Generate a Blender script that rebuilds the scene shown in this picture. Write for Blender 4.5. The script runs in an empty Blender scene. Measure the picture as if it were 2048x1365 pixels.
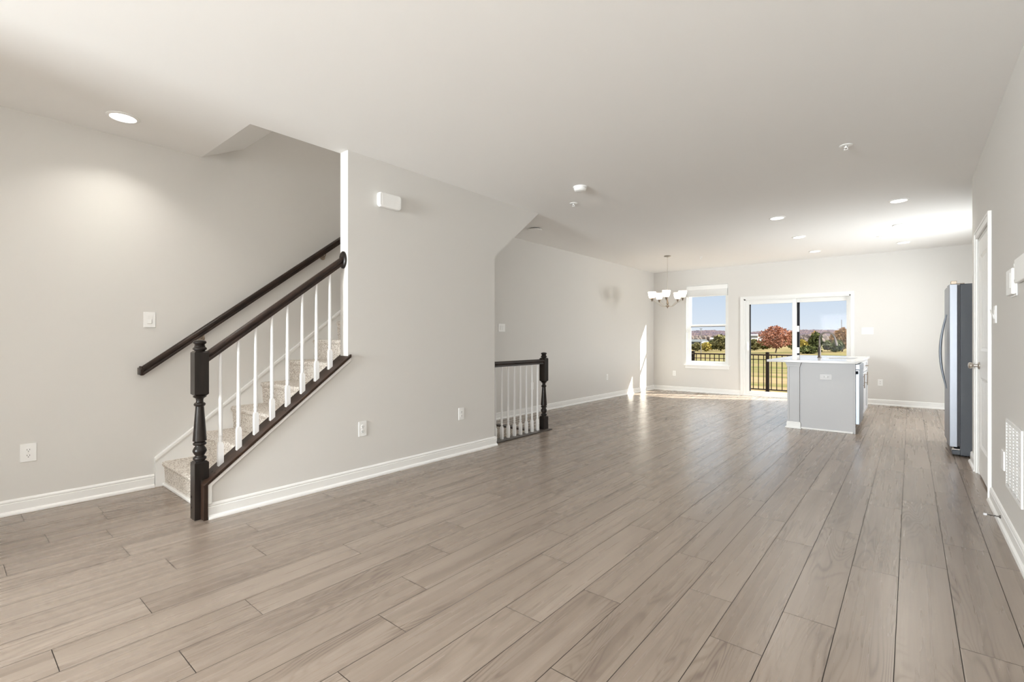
import bpy, math, random
from mathutils import Vector, Matrix
random.seed(7)
PI = math.pi
S = bpy.context.scene
COL = S.collection

# ------------------------------------------------------------------ camera
YAW = 0.6937
EYE = 1.1866
cam_data = bpy.data.cameras.new('camera')
cam_data.sensor_width = 36.0
cam_data.sensor_fit = 'HORIZONTAL'
cam_data.lens = 958.08 / 2048.0 * 36.0
cam_data.shift_y = -4.08 / 2048.0
cam_data.clip_start = 0.02
cam_data.clip_end = 3000
cam = bpy.data.objects.new('camera', cam_data)
cam.location = (0, 0, EYE)
cam.rotation_euler = (PI / 2, 0, YAW)
COL.objects.link(cam)
S.camera = cam

# ------------------------------------------------------------------ exposure
S.view_settings.view_transform = 'Standard'
S.view_settings.look = 'None'
S.view_settings.gamma = 1.0
S.view_settings.use_curve_mapping = False
S.view_settings.exposure = 0.13

# ------------------------------------------------------------------ sky
world = bpy.data.worlds.new('sky')
S.world = world
world.use_nodes = True
wn, wl = world.node_tree.nodes, world.node_tree.links
for n in list(wn):
    wn.remove(n)
w_out = wn.new('ShaderNodeOutputWorld')
w_bg = wn.new('ShaderNodeBackground')
w_tc = wn.new('ShaderNodeTexCoord')
w_sep = wn.new('ShaderNodeSeparateXYZ')
w_ramp = wn.new('ShaderNodeValToRGB')
wl.new(w_tc.outputs['Generated'], w_sep.inputs[0])
wl.new(w_sep.outputs['Z'], w_ramp.inputs[0])
els = w_ramp.color_ramp.elements
els[0].position = 0.0
els[0].color = (0.86, 0.90, 0.97, 1)
els[1].position = 0.10
els[1].color = (0.62, 0.73, 0.90, 1)
e = els.new(0.035)
e.color = (0.76, 0.83, 0.95, 1)
e = els.new(0.17)
e.color = (0.60, 0.72, 0.90, 1)
e = els.new(0.40)
e.color = (4.4, 4.5, 4.6, 1)  # upper sky, above the window view, raised to brighten the interior
wl.new(w_ramp.outputs[0], w_bg.inputs[0])
w_bg.inputs[1].default_value = 0.90
wl.new(w_bg.outputs[0], w_out.inputs[0])

# ------------------------------------------------------------------ sun
sun_data = bpy.data.lights.new('sun', 'SUN')
sun_data.energy = 19.0
sun_data.angle = math.radians(0.55)
sun_data.color = (1.0, 0.93, 0.82)
sun = bpy.data.objects.new('sun', sun_data)
sun.rotation_euler = Vector((-1.0, -0.545, -0.70)).to_track_quat('-Z', 'Y').to_euler()
sun.location = (6, 20, 12)
COL.objects.link(sun)


# ------------------------------------------------------------------ daylight through seen and unseen windows, plus added fill lamps
def area_light(name, loc, direction, sx, sy, power, color=(1, 1, 1), spread=180, shape='RECTANGLE', portal=False):
    d = bpy.data.lights.new(name, 'AREA')
    d.shape = shape
    d.size = sx
    if shape in ('RECTANGLE', 'ELLIPSE'):
        d.size_y = sy
    d.energy = power
    d.color = color
    d.spread = math.radians(spread)
    o = bpy.data.objects.new(name, d)
    o.location = loc
    o.rotation_euler = Vector(direction).to_track_quat('-Z', 'Y').to_euler()
    COL.objects.link(o)
    if portal:
        d.cycles.is_portal = True
    return o


FRONT_Y = -5.6
for wx, wp in ((-2.75, 1090), (-0.75, 55)):
    area_light('front_window_daylight', (wx, FRONT_Y - 0.20, 1.50), (0, 1, 0), 1.75, 1.75, wp, (0.95, 0.975, 1.0))
area_light('kitchen_fill_light', (1.60, 8.67, 1.60), (-1, 0, 0), 1.30, 2.1, 112, (0.98, 0.99, 1.0), 130)  # added lamp for side fill on the dining wall and ceiling
area_light('stairwell_fill_light', (-4.17, 1.45, -1.1), (0, 1, 0.1), 0.8, 0.9, 10, (1.0, 0.95, 0.88))  # added lamp that brightens the lower stair risers
area_light('window_portal', (-3.45, 11.01, 1.5), (0, -1, 0), 0.92, 1.8, 1, portal=True)
area_light('slider_portal', (-1.76, 11.01, 1.0), (0, -1, 0), 1.9, 2.0, 1, portal=True)

XL, XC, XR, YB, H = -4.665, -3.557, 0.459, 10.845, 2.743
XI = -3.672          # stair side of the central wall
XK = 1.36            # kitchen wall


# ------------------------------------------------------------------ mesh building
class MB:
    def __init__(self):
        self.v, self.f, self.s, self.m = [], [], [], []

    def add(self, verts, faces, smooth=False, mi=0):
        b = len(self.v)
        self.v += [tuple(p) for p in verts]
        for fc in faces:
            self.f.append(tuple(b + i for i in fc))
            self.s.append(smooth)
            self.m.append(mi)

    def box(self, x0, x1, y0, y1, z0, z1, mi=0):
        if x0 > x1: x0, x1 = x1, x0
        if y0 > y1: y0, y1 = y1, y0
        if z0 > z1: z0, z1 = z1, z0
        self.add([(x0, y0, z0), (x1, y0, z0), (x1, y1, z0), (x0, y1, z0), (x0, y0, z1), (x1, y0, z1), (x1, y1, z1), (x0, y1, z1)],
                 [(0, 3, 2, 1), (4, 5, 6, 7), (0, 1, 5, 4), (1, 2, 6, 5), (2, 3, 7, 6), (3, 0, 4, 7)], False, mi)
        return self

    def prism(self, poly, axis, a, b, mi=0, smooth=False):
        """poly: 2D outline; axis 'X': poly=(y,z); 'Y': poly=(x,z); 'Z': poly=(x,y); extruded from a to b."""
        def P(p, t):
            return {'X': (t, p[0], p[1]), 'Y': (p[0], t, p[1]), 'Z': (p[0], p[1], t)}[axis]
        n = len(poly)
        self.add([P(p, a) for p in poly] + [P(p, b) for p in poly],
                 [tuple(range(n)), tuple(range(2 * n - 1, n - 1, -1))] , False, mi)
        base = len(self.v) - 2 * n
        for i in range(n):
            j = (i + 1) % n
            self.f.append((base + i, base + n + i, base + n + j, base + j))
            self.s.append(smooth)
            self.m.append(mi)
        return self

    def sweep(self, pts, ring, smooth=False, mi=0, caps=True):
        """sweep a list of 3-D rings given by ring(i) for each of the points"""
        rings = [ring(i) for i in range(len(pts))]
        n = len(rings[0])
        vs = [p for r in rings for p in r]
        fs = []
        for i in range(len(rings) - 1):
            for k in range(n):
                l = (k + 1) % n
                fs.append((i * n + k, i * n + l, (i + 1) * n + l, (i + 1) * n + k))
        self.add(vs, fs, smooth, mi)
        if caps:
            self.add(rings[0], [tuple(range(n - 1, -1, -1))], False, mi)
            self.add(rings[-1], [tuple(range(n))], False, mi)
        return self

    def tube(self, pts, rad, seg=12, mi=0, smooth=True):
        pts = [Vector(p) for p in pts]
        rads = rad if isinstance(rad, (list, tuple)) else [rad] * len(pts)
        frames = []
        prev = None
        for i, p in enumerate(pts):
            if i == 0: t = pts[1] - p
            elif i == len(pts) - 1: t = p - pts[i - 1]
            else: t = pts[i + 1] - pts[i - 1]
            t.normalize()
            if prev is None:
                a = Vector((0, 0, 1)) if abs(t.z) < 0.9 else Vector((1, 0, 0))
                u = t.cross(a).normalized()
            else:
                u = (prev - t * prev.dot(t)).normalized()
            prev = u
            frames.append((u, t.cross(u)))
        def ring(i):
            u, w = frames[i]
            return [pts[i] + (u * math.cos(2 * PI * k / seg) + w * math.sin(2 * PI * k / seg)) * rads[i] for k in range(seg)]
        return self.sweep(pts, ring, smooth, mi)

    def lathe(self, prof, center=(0, 0, 0), axis='Z', seg=24, mi=0):
        """prof: (radius, height) pairs"""
        cx, cy, cz = center
        def ring(i):
            r, h = prof[i]
            out = []
            for k in range(seg):
                a = 2 * PI * k / seg
                c, s = math.cos(a) * r, math.sin(a) * r
                if axis == 'Z': out.append((cx + c, cy + s, cz + h))
                elif axis == 'X': out.append((cx + h, cy + c, cz + s))
                else: out.append((cx + s, cy + h, cz + c))
            return out
        return self.sweep(prof, ring, True, mi)

    def build(self, name, mat, parent=None, origin=None, bevel=0.0, sharp=35, segs=2):
        org = Vector(origin) if origin is not None else (Vector(parent['_o']) if parent is not None and '_o' in parent else Vector((0, 0, 0)))
        me = bpy.data.meshes.new(name)
        me.from_pydata([(p[0] - org.x, p[1] - org.y, p[2] - org.z) for p in self.v], [], self.f)
        mats = mat if isinstance(mat, (list, tuple)) else [mat]
        for m in mats:
            me.materials.append(m)
        me.polygons.foreach_set('use_smooth', self.s)
        me.polygons.foreach_set('material_index', self.m)
        me.update()
        import bmesh
        bm = bmesh.new()
        bm.from_mesh(me)
        bmesh.ops.recalc_face_normals(bm, faces=bm.faces)
        bm.to_mesh(me)
        bm.free()
        if any(self.s):
            me.set_sharp_from_angle(angle=math.radians(sharp))
        o = bpy.data.objects.new(name, me)
        COL.objects.link(o)
        o['_o'] = [org.x, org.y, org.z]
        if parent is not None:
            o.parent = parent
        else:
            o.location = org
        if bevel:
            b = o.modifiers.new('edge', 'BEVEL')
            b.width = bevel
            b.segments = segs
            b.limit_method = 'ANGLE'
            b.angle_limit = math.radians(40)
            b.harden_normals = False
        return o


def thing(name, label, cat, loc, group=None, kind=None):
    o = bpy.data.objects.new(name, None)
    o.empty_display_size = 0.1
    o.location = loc
    o['_o'] = [float(c) for c in loc]
    COL.objects.link(o)
    return tag(o, label, cat, group, kind)


def tag(o, label=None, cat=None, group=None, kind=None):
    if label: o['label'] = label
    if cat: o['category'] = cat
    if group: o['group'] = group
    if kind: o['kind'] = kind
    return o


def struct(name, mb, mat, label, cat, **kw):
    o = mb.build(name, mat, **kw)
    return tag(o, label, cat, None, 'structure')


def origin_of(o):
    o['_o'] = [float(c) for c in o.location]
    return o


# ------------------------------------------------------------------ materials
def new_mat(name):
    m = bpy.data.materials.new(name)
    m.use_nodes = True
    nt = m.node_tree
    b = nt.nodes['Principled BSDF']
    return m, nt.nodes, nt.links, b


def paint(name, col, rough=0.6, bump=0.0, scale=300.0, var=0.02, spec=0.5, metal=0.0, coat=0.0):
    m, N, L, b = new_mat(name)
    tc = N.new('ShaderNodeTexCoord')
    nz = N.new('ShaderNodeTexNoise')
    nz.inputs['Scale'].default_value = scale
    nz.inputs['Detail'].default_value = 3
    L.new(tc.outputs['Object'], nz.inputs['Vector'])
    mx = N.new('ShaderNodeMix')
    mx.data_type = 'RGBA'
    mx.inputs[6].default_value = tuple(c * (1 - var) for c in col) + (1,)
    mx.inputs[7].default_value = tuple(min(1, c * (1 + var)) for c in col) + (1,)
    L.new(nz.outputs['Fac'], mx.inputs[0])
    L.new(mx.outputs[2], b.inputs['Base Color'])
    b.inputs['Roughness'].default_value = rough
    b.inputs['Metallic'].default_value = metal
    b.inputs['Specular IOR Level'].default_value = spec
    if coat:
        b.inputs['Coat Weight'].default_value = coat
        b.inputs['Coat Roughness'].default_value = 0.15
    if bump:
        bp = N.new('ShaderNodeBump')
        bp.inputs['Strength'].default_value = bump
        bp.inputs['Distance'].default_value = 0.002
        L.new(nz.outputs['Fac'], bp.inputs['Height'])
        L.new(bp.outputs['Normal'], b.inputs['Normal'])
    return m


def emit(name, col, strength):
    m, N, L, b = new_mat(name)
    b.inputs['Base Color'].default_value = col + (1,)
    b.inputs['Emission Color'].default_value = col + (1,)
    b.inputs['Emission Strength'].default_value = strength
    b.inputs['Roughness'].default_value = 0.4
    return m


def wood_dark(name, c0, c1, rough, axis_scale):
    m, N, L, b = new_mat(name)
    tc = N.new('ShaderNodeTexCoord')
    mp = N.new('ShaderNodeMapping')
    mp.inputs['Scale'].default_value = axis_scale
    nz = N.new('ShaderNodeTexNoise')
    nz.inputs['Scale'].default_value = 1
    nz.inputs['Detail'].default_value = 5
    L.new(tc.outputs['Object'], mp.inputs[0])
    L.new(mp.outputs[0], nz.inputs['Vector'])
    r = N.new('ShaderNodeValToRGB')
    r.color_ramp.elements[0].position = 0.3
    r.color_ramp.elements[0].color = c0 + (1,)
    r.color_ramp.elements[1].position = 0.75
    r.color_ramp.elements[1].color = c1 + (1,)
    L.new(nz.outputs['Fac'], r.inputs[0])
    L.new(r.outputs[0], b.inputs['Base Color'])
    b.inputs['Roughness'].default_value = rough
    b.inputs['Specular IOR Level'].default_value = 0.32
    return m


def metal(name, col, rough, aniso_scale=None, bump=0.1, met=1.0):
    m, N, L, b = new_mat(name)
    b.inputs['Base Color'].default_value = col + (1,)
    b.inputs['Metallic'].default_value = met
    b.inputs['Roughness'].default_value = rough
    if aniso_scale:
        tc = N.new('ShaderNodeTexCoord')
        mp = N.new('ShaderNodeMapping')
        mp.inputs['Scale'].default_value = aniso_scale
        nz = N.new('ShaderNodeTexNoise')
        nz.inputs['Scale'].default_value = 1
        nz.inputs['Detail'].default_value = 2
        L.new(tc.outputs['Object'], mp.inputs[0])
        L.new(mp.outputs[0], nz.inputs['Vector'])
        bp = N.new('ShaderNodeBump')
        bp.inputs['Strength'].default_value = bump
        bp.inputs['Distance'].default_value = 0.001
        L.new(nz.outputs['Fac'], bp.inputs['Height'])
        L.new(bp.outputs['Normal'], b.inputs['Normal'])
    return m


def glass_mat(name):
    m = bpy.data.materials.new(name)
    m.use_nodes = True
    N, L = m.node_tree.nodes, m.node_tree.links
    for n in list(N): N.remove(n)
    out = N.new('ShaderNodeOutputMaterial')
    mix = N.new('ShaderNodeMixShader')
    tr = N.new('ShaderNodeBsdfTransparent')
    tr.inputs[0].default_value = (0.97, 0.985, 0.98, 1)
    gl = N.new('ShaderNodeBsdfGlossy')
    gl.inputs['Roughness'].default_value = 0.02
    fr = N.new('ShaderNodeFresnel')
    fr.inputs['IOR'].default_value = 1.07
    geo = N.new('ShaderNodeNewGeometry')
    front = N.new('ShaderNodeMath')
    front.operation = 'SUBTRACT'
    front.inputs[0].default_value = 1.0
    L.new(geo.outputs['Backfacing'], front.inputs[1])
    fac = N.new('ShaderNodeMath')
    fac.operation = 'MULTIPLY'
    L.new(fr.outputs[0], fac.inputs[0])
    L.new(front.outputs[0], fac.inputs[1])
    L.new(fac.outputs[0], mix.inputs[0])
    L.new(tr.outputs[0], mix.inputs[1])
    L.new(gl.outputs[0], mix.inputs[2])
    L.new(mix.outputs[0], out.inputs[0])
    return m


def shade_mat(name):
    m = bpy.data.materials.new(name)
    m.use_nodes = True
    N, L = m.node_tree.nodes, m.node_tree.links
    for n in list(N): N.remove(n)
    out = N.new('ShaderNodeOutputMaterial')
    mix = N.new('ShaderNodeMixShader')
    mix.inputs[0].default_value = 0.6
    tc = N.new('ShaderNodeTexCoord')
    nz = N.new('ShaderNodeTexNoise')
    nz.inputs['Scale'].default_value = 30
    r = N.new('ShaderNodeValToRGB')
    r.color_ramp.elements[0].color = (0.86, 0.80, 0.72, 1)
    r.color_ramp.elements[1].color = (0.94, 0.90, 0.84, 1)
    a, b = N.new('ShaderNodeBsdfDiffuse'), N.new('ShaderNodeBsdfTranslucent')
    L.new(tc.outputs['Object'], nz.inputs['Vector'])
    L.new(nz.outputs['Fac'], r.inputs[0])
    for k in (a, b): L.new(r.outputs[0], k.inputs[0])
    L.new(a.outputs[0], mix.inputs[1])
    L.new(b.outputs[0], mix.inputs[2])
    L.new(mix.outputs[0], out.inputs[0])
    return m


def speckle(name, cols, scale, rough=0.95, bump=0.6):
    m, N, L, b = new_mat(name)
    tc = N.new('ShaderNodeTexCoord')
    vo = N.new('ShaderNodeTexVoronoi')
    vo.inputs['Scale'].default_value = scale
    L.new(tc.outputs['Object'], vo.inputs['Vector'])
    sp = N.new('ShaderNodeSeparateColor')
    L.new(vo.outputs['Color'], sp.inputs[0])
    r = N.new('ShaderNodeValToRGB')
    r.color_ramp.interpolation = 'LINEAR'
    r.color_ramp.elements[0].position = 0.0
    r.color_ramp.elements[0].color = cols[0] + (1,)
    r.color_ramp.elements[1].position = 1.0
    r.color_ramp.elements[1].color = cols[-1] + (1,)
    for i, c in enumerate(cols[1:-1]):
        el = r.color_ramp.elements.new((i + 1) / (len(cols) - 1))
        el.color = c + (1,)
    L.new(sp.outputs[0], r.inputs[0])
    L.new(r.outputs[0], b.inputs['Base Color'])
    b.inputs['Roughness'].default_value = rough
    b.inputs['Specular IOR Level'].default_value = 0.1
    nz = N.new('ShaderNodeTexNoise')
    nz.inputs['Scale'].default_value = scale * 0.8
    L.new(tc.outputs['Object'], nz.inputs['Vector'])
    bp = N.new('ShaderNodeBump')
    bp.inputs['Strength'].default_value = bump
    bp.inputs['Distance'].default_value = 0.006
    L.new(nz.outputs['Fac'], bp.inputs['Height'])
    L.new(bp.outputs['Normal'], b.inputs['Normal'])
    return m


def ground_mat(name, cols, scale, stretch=(1, 1, 1), detail=6):
    m, N, L, b = new_mat(name)
    tc = N.new('ShaderNodeTexCoord')
    mp = N.new('ShaderNodeMapping')
    mp.inputs['Scale'].default_value = stretch
    nz = N.new('ShaderNodeTexNoise')
    nz.inputs['Scale'].default_value = scale
    nz.inputs['Detail'].default_value = detail
    nz.inputs['Roughness'].default_value = 0.65
    L.new(tc.outputs['Object'], mp.inputs[0])
    L.new(mp.outputs[0], nz.inputs['Vector'])
    r = N.new('ShaderNodeValToRGB')
    r.color_ramp.elements[0].position = 0.32
    r.color_ramp.elements[0].color = cols[0] + (1,)
    r.color_ramp.elements[1].position = 0.68
    r.color_ramp.elements[1].color = cols[-1] + (1,)
    for i, c in enumerate(cols[1:-1]):
        el = r.color_ramp.elements.new(0.32 + 0.36 * (i + 1) / (len(cols) - 1))
        el.color = c + (1,)
    L.new(nz.outputs['Fac'], r.inputs[0])
    L.new(r.outputs[0], b.inputs['Base Color'])
    b.inputs['Roughness'].default_value = 0.95
    b.inputs['Specular IOR Level'].default_value = 0.05
    return m


def floor_mat():
    m, N, L, b = new_mat('oak_plank')
    tc = N.new('ShaderNodeTexCoord')
    at = N.new('ShaderNodeAttribute')
    at.attribute_name = 'plank'
    sep = N.new('ShaderNodeSeparateColor')
    L.new(at.outputs['Color'], sep.inputs[0])

    def math_n(op, a=None, bb=None, va=0.0, vb=0.0):
        n = N.new('ShaderNodeMath')
        n.operation = op
        n.inputs[0].default_value = va
        n.inputs[1].default_value = vb
        if a is not None: L.new(a, n.inputs[0])
        if bb is not None: L.new(bb, n.inputs[1])
        return n.outputs[0]
    sxyz = N.new('ShaderNodeSeparateXYZ')
    L.new(tc.outputs['Object'], sxyz.inputs[0])
    off = math_n('MULTIPLY', sep.outputs[1], None, vb=37.0)
    off2 = math_n('MULTIPLY', sep.outputs[2], None, vb=53.0)

    def coords(sx, sy):
        c = N.new('ShaderNodeCombineXYZ')
        L.new(math_n('ADD', math_n('MULTIPLY', sxyz.outputs[0], None, vb=sx), off), c.inputs[0])
        L.new(math_n('ADD', math_n('MULTIPLY', sxyz.outputs[1], None, vb=sy), off2), c.inputs[1])
        L.new(off, c.inputs[2])
        return c.outputs[0]

    def noise(vec, detail=4, rough=0.55, dist=0.0):
        n = N.new('ShaderNodeTexNoise')
        n.inputs['Scale'].default_value = 1.0
        n.inputs['Detail'].default_value = detail
        n.inputs['Roughness'].default_value = rough
        n.inputs['Distortion'].default_value = dist
        L.new(vec, n.inputs['Vector'])
        return n.outputs['Fac']
    fine = noise(coords(130, 4.0), 4, 0.6)          # pores running along the board
    streak = noise(coords(22, 0.7), 4, 0.5, 0.2)    # light and dark streaks
    broad = noise(coords(6, 0.7), 3, 0.5)           # slow change of tone
    ringf = noise(coords(5.5, 0.75), 2, 0.4, 0.6)   # growth rings: contour lines of this field
    rings = math_n('SINE', math_n('MULTIPLY', ringf, None, vb=165.0))
    rings = math_n('MULTIPLY', math_n('ADD', rings, None, vb=1.0), None, vb=0.5)
    rings = math_n('POWER', rings, None, vb=2.5)
    mask = N.new('ShaderNodeMapRange')
    mask.inputs['From Min'].default_value = 0.50
    mask.inputs['From Max'].default_value = 0.66
    L.new(noise(coords(4.0, 0.9), 2), mask.inputs['Value'])
    ringm = math_n('MULTIPLY', rings, mask.outputs[0])
    t = math_n('MULTIPLY', streak, None, vb=0.55)
    t = math_n('ADD', t, math_n('MULTIPLY', broad, None, vb=0.45))
    t = math_n('ADD', t, math_n('MULTIPLY', math_n('SUBTRACT', sep.outputs[0], None, vb=0.5), None, vb=0.10))
    t = math_n('ADD', t, math_n('MULTIPLY', math_n('SUBTRACT', fine, None, vb=0.5), None, vb=0.16))
    t = math_n('SUBTRACT', t, math_n('MULTIPLY', ringm, None, vb=0.24))
    r = N.new('ShaderNodeValToRGB')
    L.new(t, r.inputs[0])
    E_ = r.color_ramp.elements
    E_[0].position = 0.18
    E_[0].color = FLOOR_COLS[0] + (1,)
    E_[1].position = 0.80
    E_[1].color = FLOOR_COLS[3] + (1,)
    q = E_.new(0.42)
    q.color = FLOOR_COLS[1] + (1,)
    q = E_.new(0.58)
    q.color = FLOOR_COLS[2] + (1,)
    L.new(r.outputs[0], b.inputs['Base Color'])
    rr = N.new('ShaderNodeMapRange')
    rr.inputs['To Min'].default_value = 0.22
    rr.inputs['To Max'].default_value = 0.33
    L.new(streak, rr.inputs['Value'])
    L.new(rr.outputs[0], b.inputs['Roughness'])
    b.inputs['Specular IOR Level'].default_value = 0.6
    bp = N.new('ShaderNodeBump')
    bp.inputs['Strength'].default_value = 0.03
    bp.inputs['Distance'].default_value = 0.001
    L.new(fine, bp.inputs['Height'])
    L.new(bp.outputs['Normal'], b.inputs['Normal'])
    return m


FLOOR_COLS = [(0.175, 0.135, 0.108), (0.258, 0.207, 0.168), (0.306, 0.250, 0.206), (0.395, 0.331, 0.278)]
M = {}
M['wall'] = paint('wall_paint', (0.70, 0.684, 0.658), 0.75, 0.05, 400, 0.008, 0.25)
M['ceiling'] = paint('ceiling_paint', (0.92, 0.916, 0.908), 0.9, 0.05, 300, 0.008, 0.1)
M['trim'] = paint('trim_paint', (0.87, 0.868, 0.855), 0.35, 0.0, 200, 0.008, 0.4)
M['white'] = paint('white_plastic', (0.90, 0.90, 0.89), 0.35, 0.0, 200, 0.006, 0.5)
M['vinyl'] = paint('white_vinyl', (0.78, 0.78, 0.765), 0.4, 0.0, 200, 0.006, 0.5)
M['baluster'] = paint('baluster_paint', (0.86, 0.86, 0.86), 0.35, 0.0, 200, 0.008, 0.4)
M['espresso'] = wood_dark('espresso_wood', (0.009, 0.007, 0.006), (0.024, 0.017, 0.014), 0.30, (30, 30, 4))
M['espresso_rail'] = wood_dark('espresso_rail_wood', (0.013, 0.008, 0.006), (0.045, 0.027, 0.02), 0.33, (60, 8, 10))
M['cap'] = wood_dark('espresso_cap_wood', (0.016, 0.009, 0.006), (0.055, 0.03, 0.02), 0.35, (60, 10, 10))
M['plug'] = paint('wood_plug', (0.015, 0.01, 0.008), 0.4)
M['strip'] = wood_dark('grey_brown_nosing', (0.06, 0.048, 0.042), (0.12, 0.10, 0.088), 0.35, (60, 6, 30))
M['carpet'] = speckle('speckled_carpet', [(0.22, 0.165, 0.13), (0.58, 0.52, 0.46), (0.72, 0.67, 0.61), (0.78, 0.735, 0.68), (0.82, 0.785, 0.73)], 170)
M['floor'] = floor_mat()
M['groove'] = paint('plank_groove', (0.03, 0.024, 0.02), 0.8)
M['glass'] = glass_mat('window_glass')
M['gasket'] = paint('dark_gasket', (0.008, 0.009, 0.013), 0.6, spec=0.15)
M['dark'] = paint('dark_slot', (0.02, 0.02, 0.02), 0.6)
M['slot'] = paint('socket_slot', (0.05, 0.05, 0.05), 0.6)
M['nickel'] = metal('brushed_nickel', (0.62, 0.58, 0.53), 0.28)
M['nickel_dark'] = metal('aged_nickel', (0.36, 0.30, 0.24), 0.32)
M['steel'] = metal('stainless_steel', (0.31, 0.34, 0.385), 0.42, (4, 4, 400), 0.08)
M['sink_steel'] = metal('sink_steel', (0.16, 0.155, 0.15), 0.4)
M['cab_plate'] = paint('greyish_plate', (0.57, 0.56, 0.56), 0.35)
M['faucet'] = metal('faucet_steel', (0.11, 0.095, 0.085), 0.30)
M['fridge_side'] = paint('slate_grey_enamel', (0.026, 0.031, 0.042), 0.30, 0.5, 900, 0.05, 0.6)
M['fridge_door'] = metal('fridge_steel', (0.30, 0.315, 0.35), 0.36, (300, 300, 4), 0.05)
M['fridge_gap'] = paint('fridge_gasket', (0.03, 0.03, 0.035), 0.5)
M['quartz'] = paint('quartz_top', (0.66, 0.655, 0.655), 0.12, 0.0, 60, 0.03, 0.5)
M['cabinet'] = paint('cabinet_paint', (0.50, 0.50, 0.512), 0.4, 0.0, 200, 0.006, 0.4)
M['frosted'] = shade_mat('frosted_glass')
M['lens'] = emit('lit_lens', (1.0, 0.95, 0.86), 5.0)
M['deck'] = wood_dark('deck_boards', (0.22, 0.16, 0.11), (0.30, 0.22, 0.16), 0.8, (3, 60, 3))
M['rail_black'] = paint('deck_rail_bronze', (0.012, 0.008, 0.006), 0.6, spec=0.12)
M['lawn'] = ground_mat('dry_lawn', [(0.045, 0.052, 0.012), (0.078, 0.072, 0.022), (0.125, 0.090, 0.045), (0.165, 0.118, 0.062)], 0.22, (0.35, 1.6, 1))
M['hill'] = ground_mat('hazy_autumn_hill', [(0.020, 0.018, 0.027), (0.040, 0.032, 0.042), (0.062, 0.043, 0.045), (0.095, 0.060, 0.05)], 0.10, (1, 1, 2.5))  # browns shifted towards purple grey, distance haze carried in the colour
M['bark'] = paint('bark', (0.12, 0.085, 0.06), 0.9, 0.3, 20, 0.2)
M['roof_white'] = paint('pale_roof', (0.20, 0.20, 0.20), 0.7)
M['siding'] = paint('pale_siding', (0.15, 0.145, 0.135), 0.8)
M['roof_grey'] = paint('grey_roof', (0.045, 0.05, 0.053), 0.8)
M['pole_wood'] = paint('pole_wood', (0.13, 0.12, 0.11), 0.8)
M['screw'] = metal('screw', (0.7, 0.7, 0.68), 0.35)
M['rubber'] = paint('white_rubber', (0.75, 0.74, 0.76), 0.6)
M['spring'] = metal('spring_wire', (0.22, 0.21, 0.20), 0.4)


def leaf_mat(name, c0, c1):
    m, N, L, b = new_mat(name)
    tc = N.new('ShaderNodeTexCoord')
    nz = N.new('ShaderNodeTexNoise')
    nz.inputs['Scale'].default_value = 1.2
    nz.inputs['Detail'].default_value = 4
    L.new(tc.outputs['Object'], nz.inputs['Vector'])
    r = N.new('ShaderNodeValToRGB')
    r.color_ramp.elements[0].position = 0.35
    r.color_ramp.elements[0].color = c0 + (1,)
    r.color_ramp.elements[1].position = 0.65
    r.color_ramp.elements[1].color = c1 + (1,)
    L.new(nz.outputs['Fac'], r.inputs[0])
    L.new(r.outputs[0], b.inputs['Base Color'])
    b.inputs['Roughness'].default_value = 0.85
    b.inputs['Specular IOR Level'].default_value = 0.1
    return m


M['leaf_red'] = leaf_mat('red_leaves', (0.15, 0.055, 0.034), (0.35, 0.16, 0.10))
M['leaf_green'] = leaf_mat('green_leaves', (0.027, 0.036, 0.013), (0.102, 0.108, 0.036))
M['leaf_olive'] = leaf_mat('olive_leaves', (0.054, 0.051, 0.021), (0.18, 0.156, 0.066))
M['leaf_orange'] = leaf_mat('orange_leaves', (0.132, 0.066, 0.024), (0.288, 0.168, 0.072))
M['leaf_yellow'] = leaf_mat('yellow_leaves', (0.18, 0.132, 0.03), (0.348, 0.276, 0.072))
M['leaf_brown'] = leaf_mat('brown_leaves', (0.045, 0.037, 0.037), (0.115, 0.088, 0.074))

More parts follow.
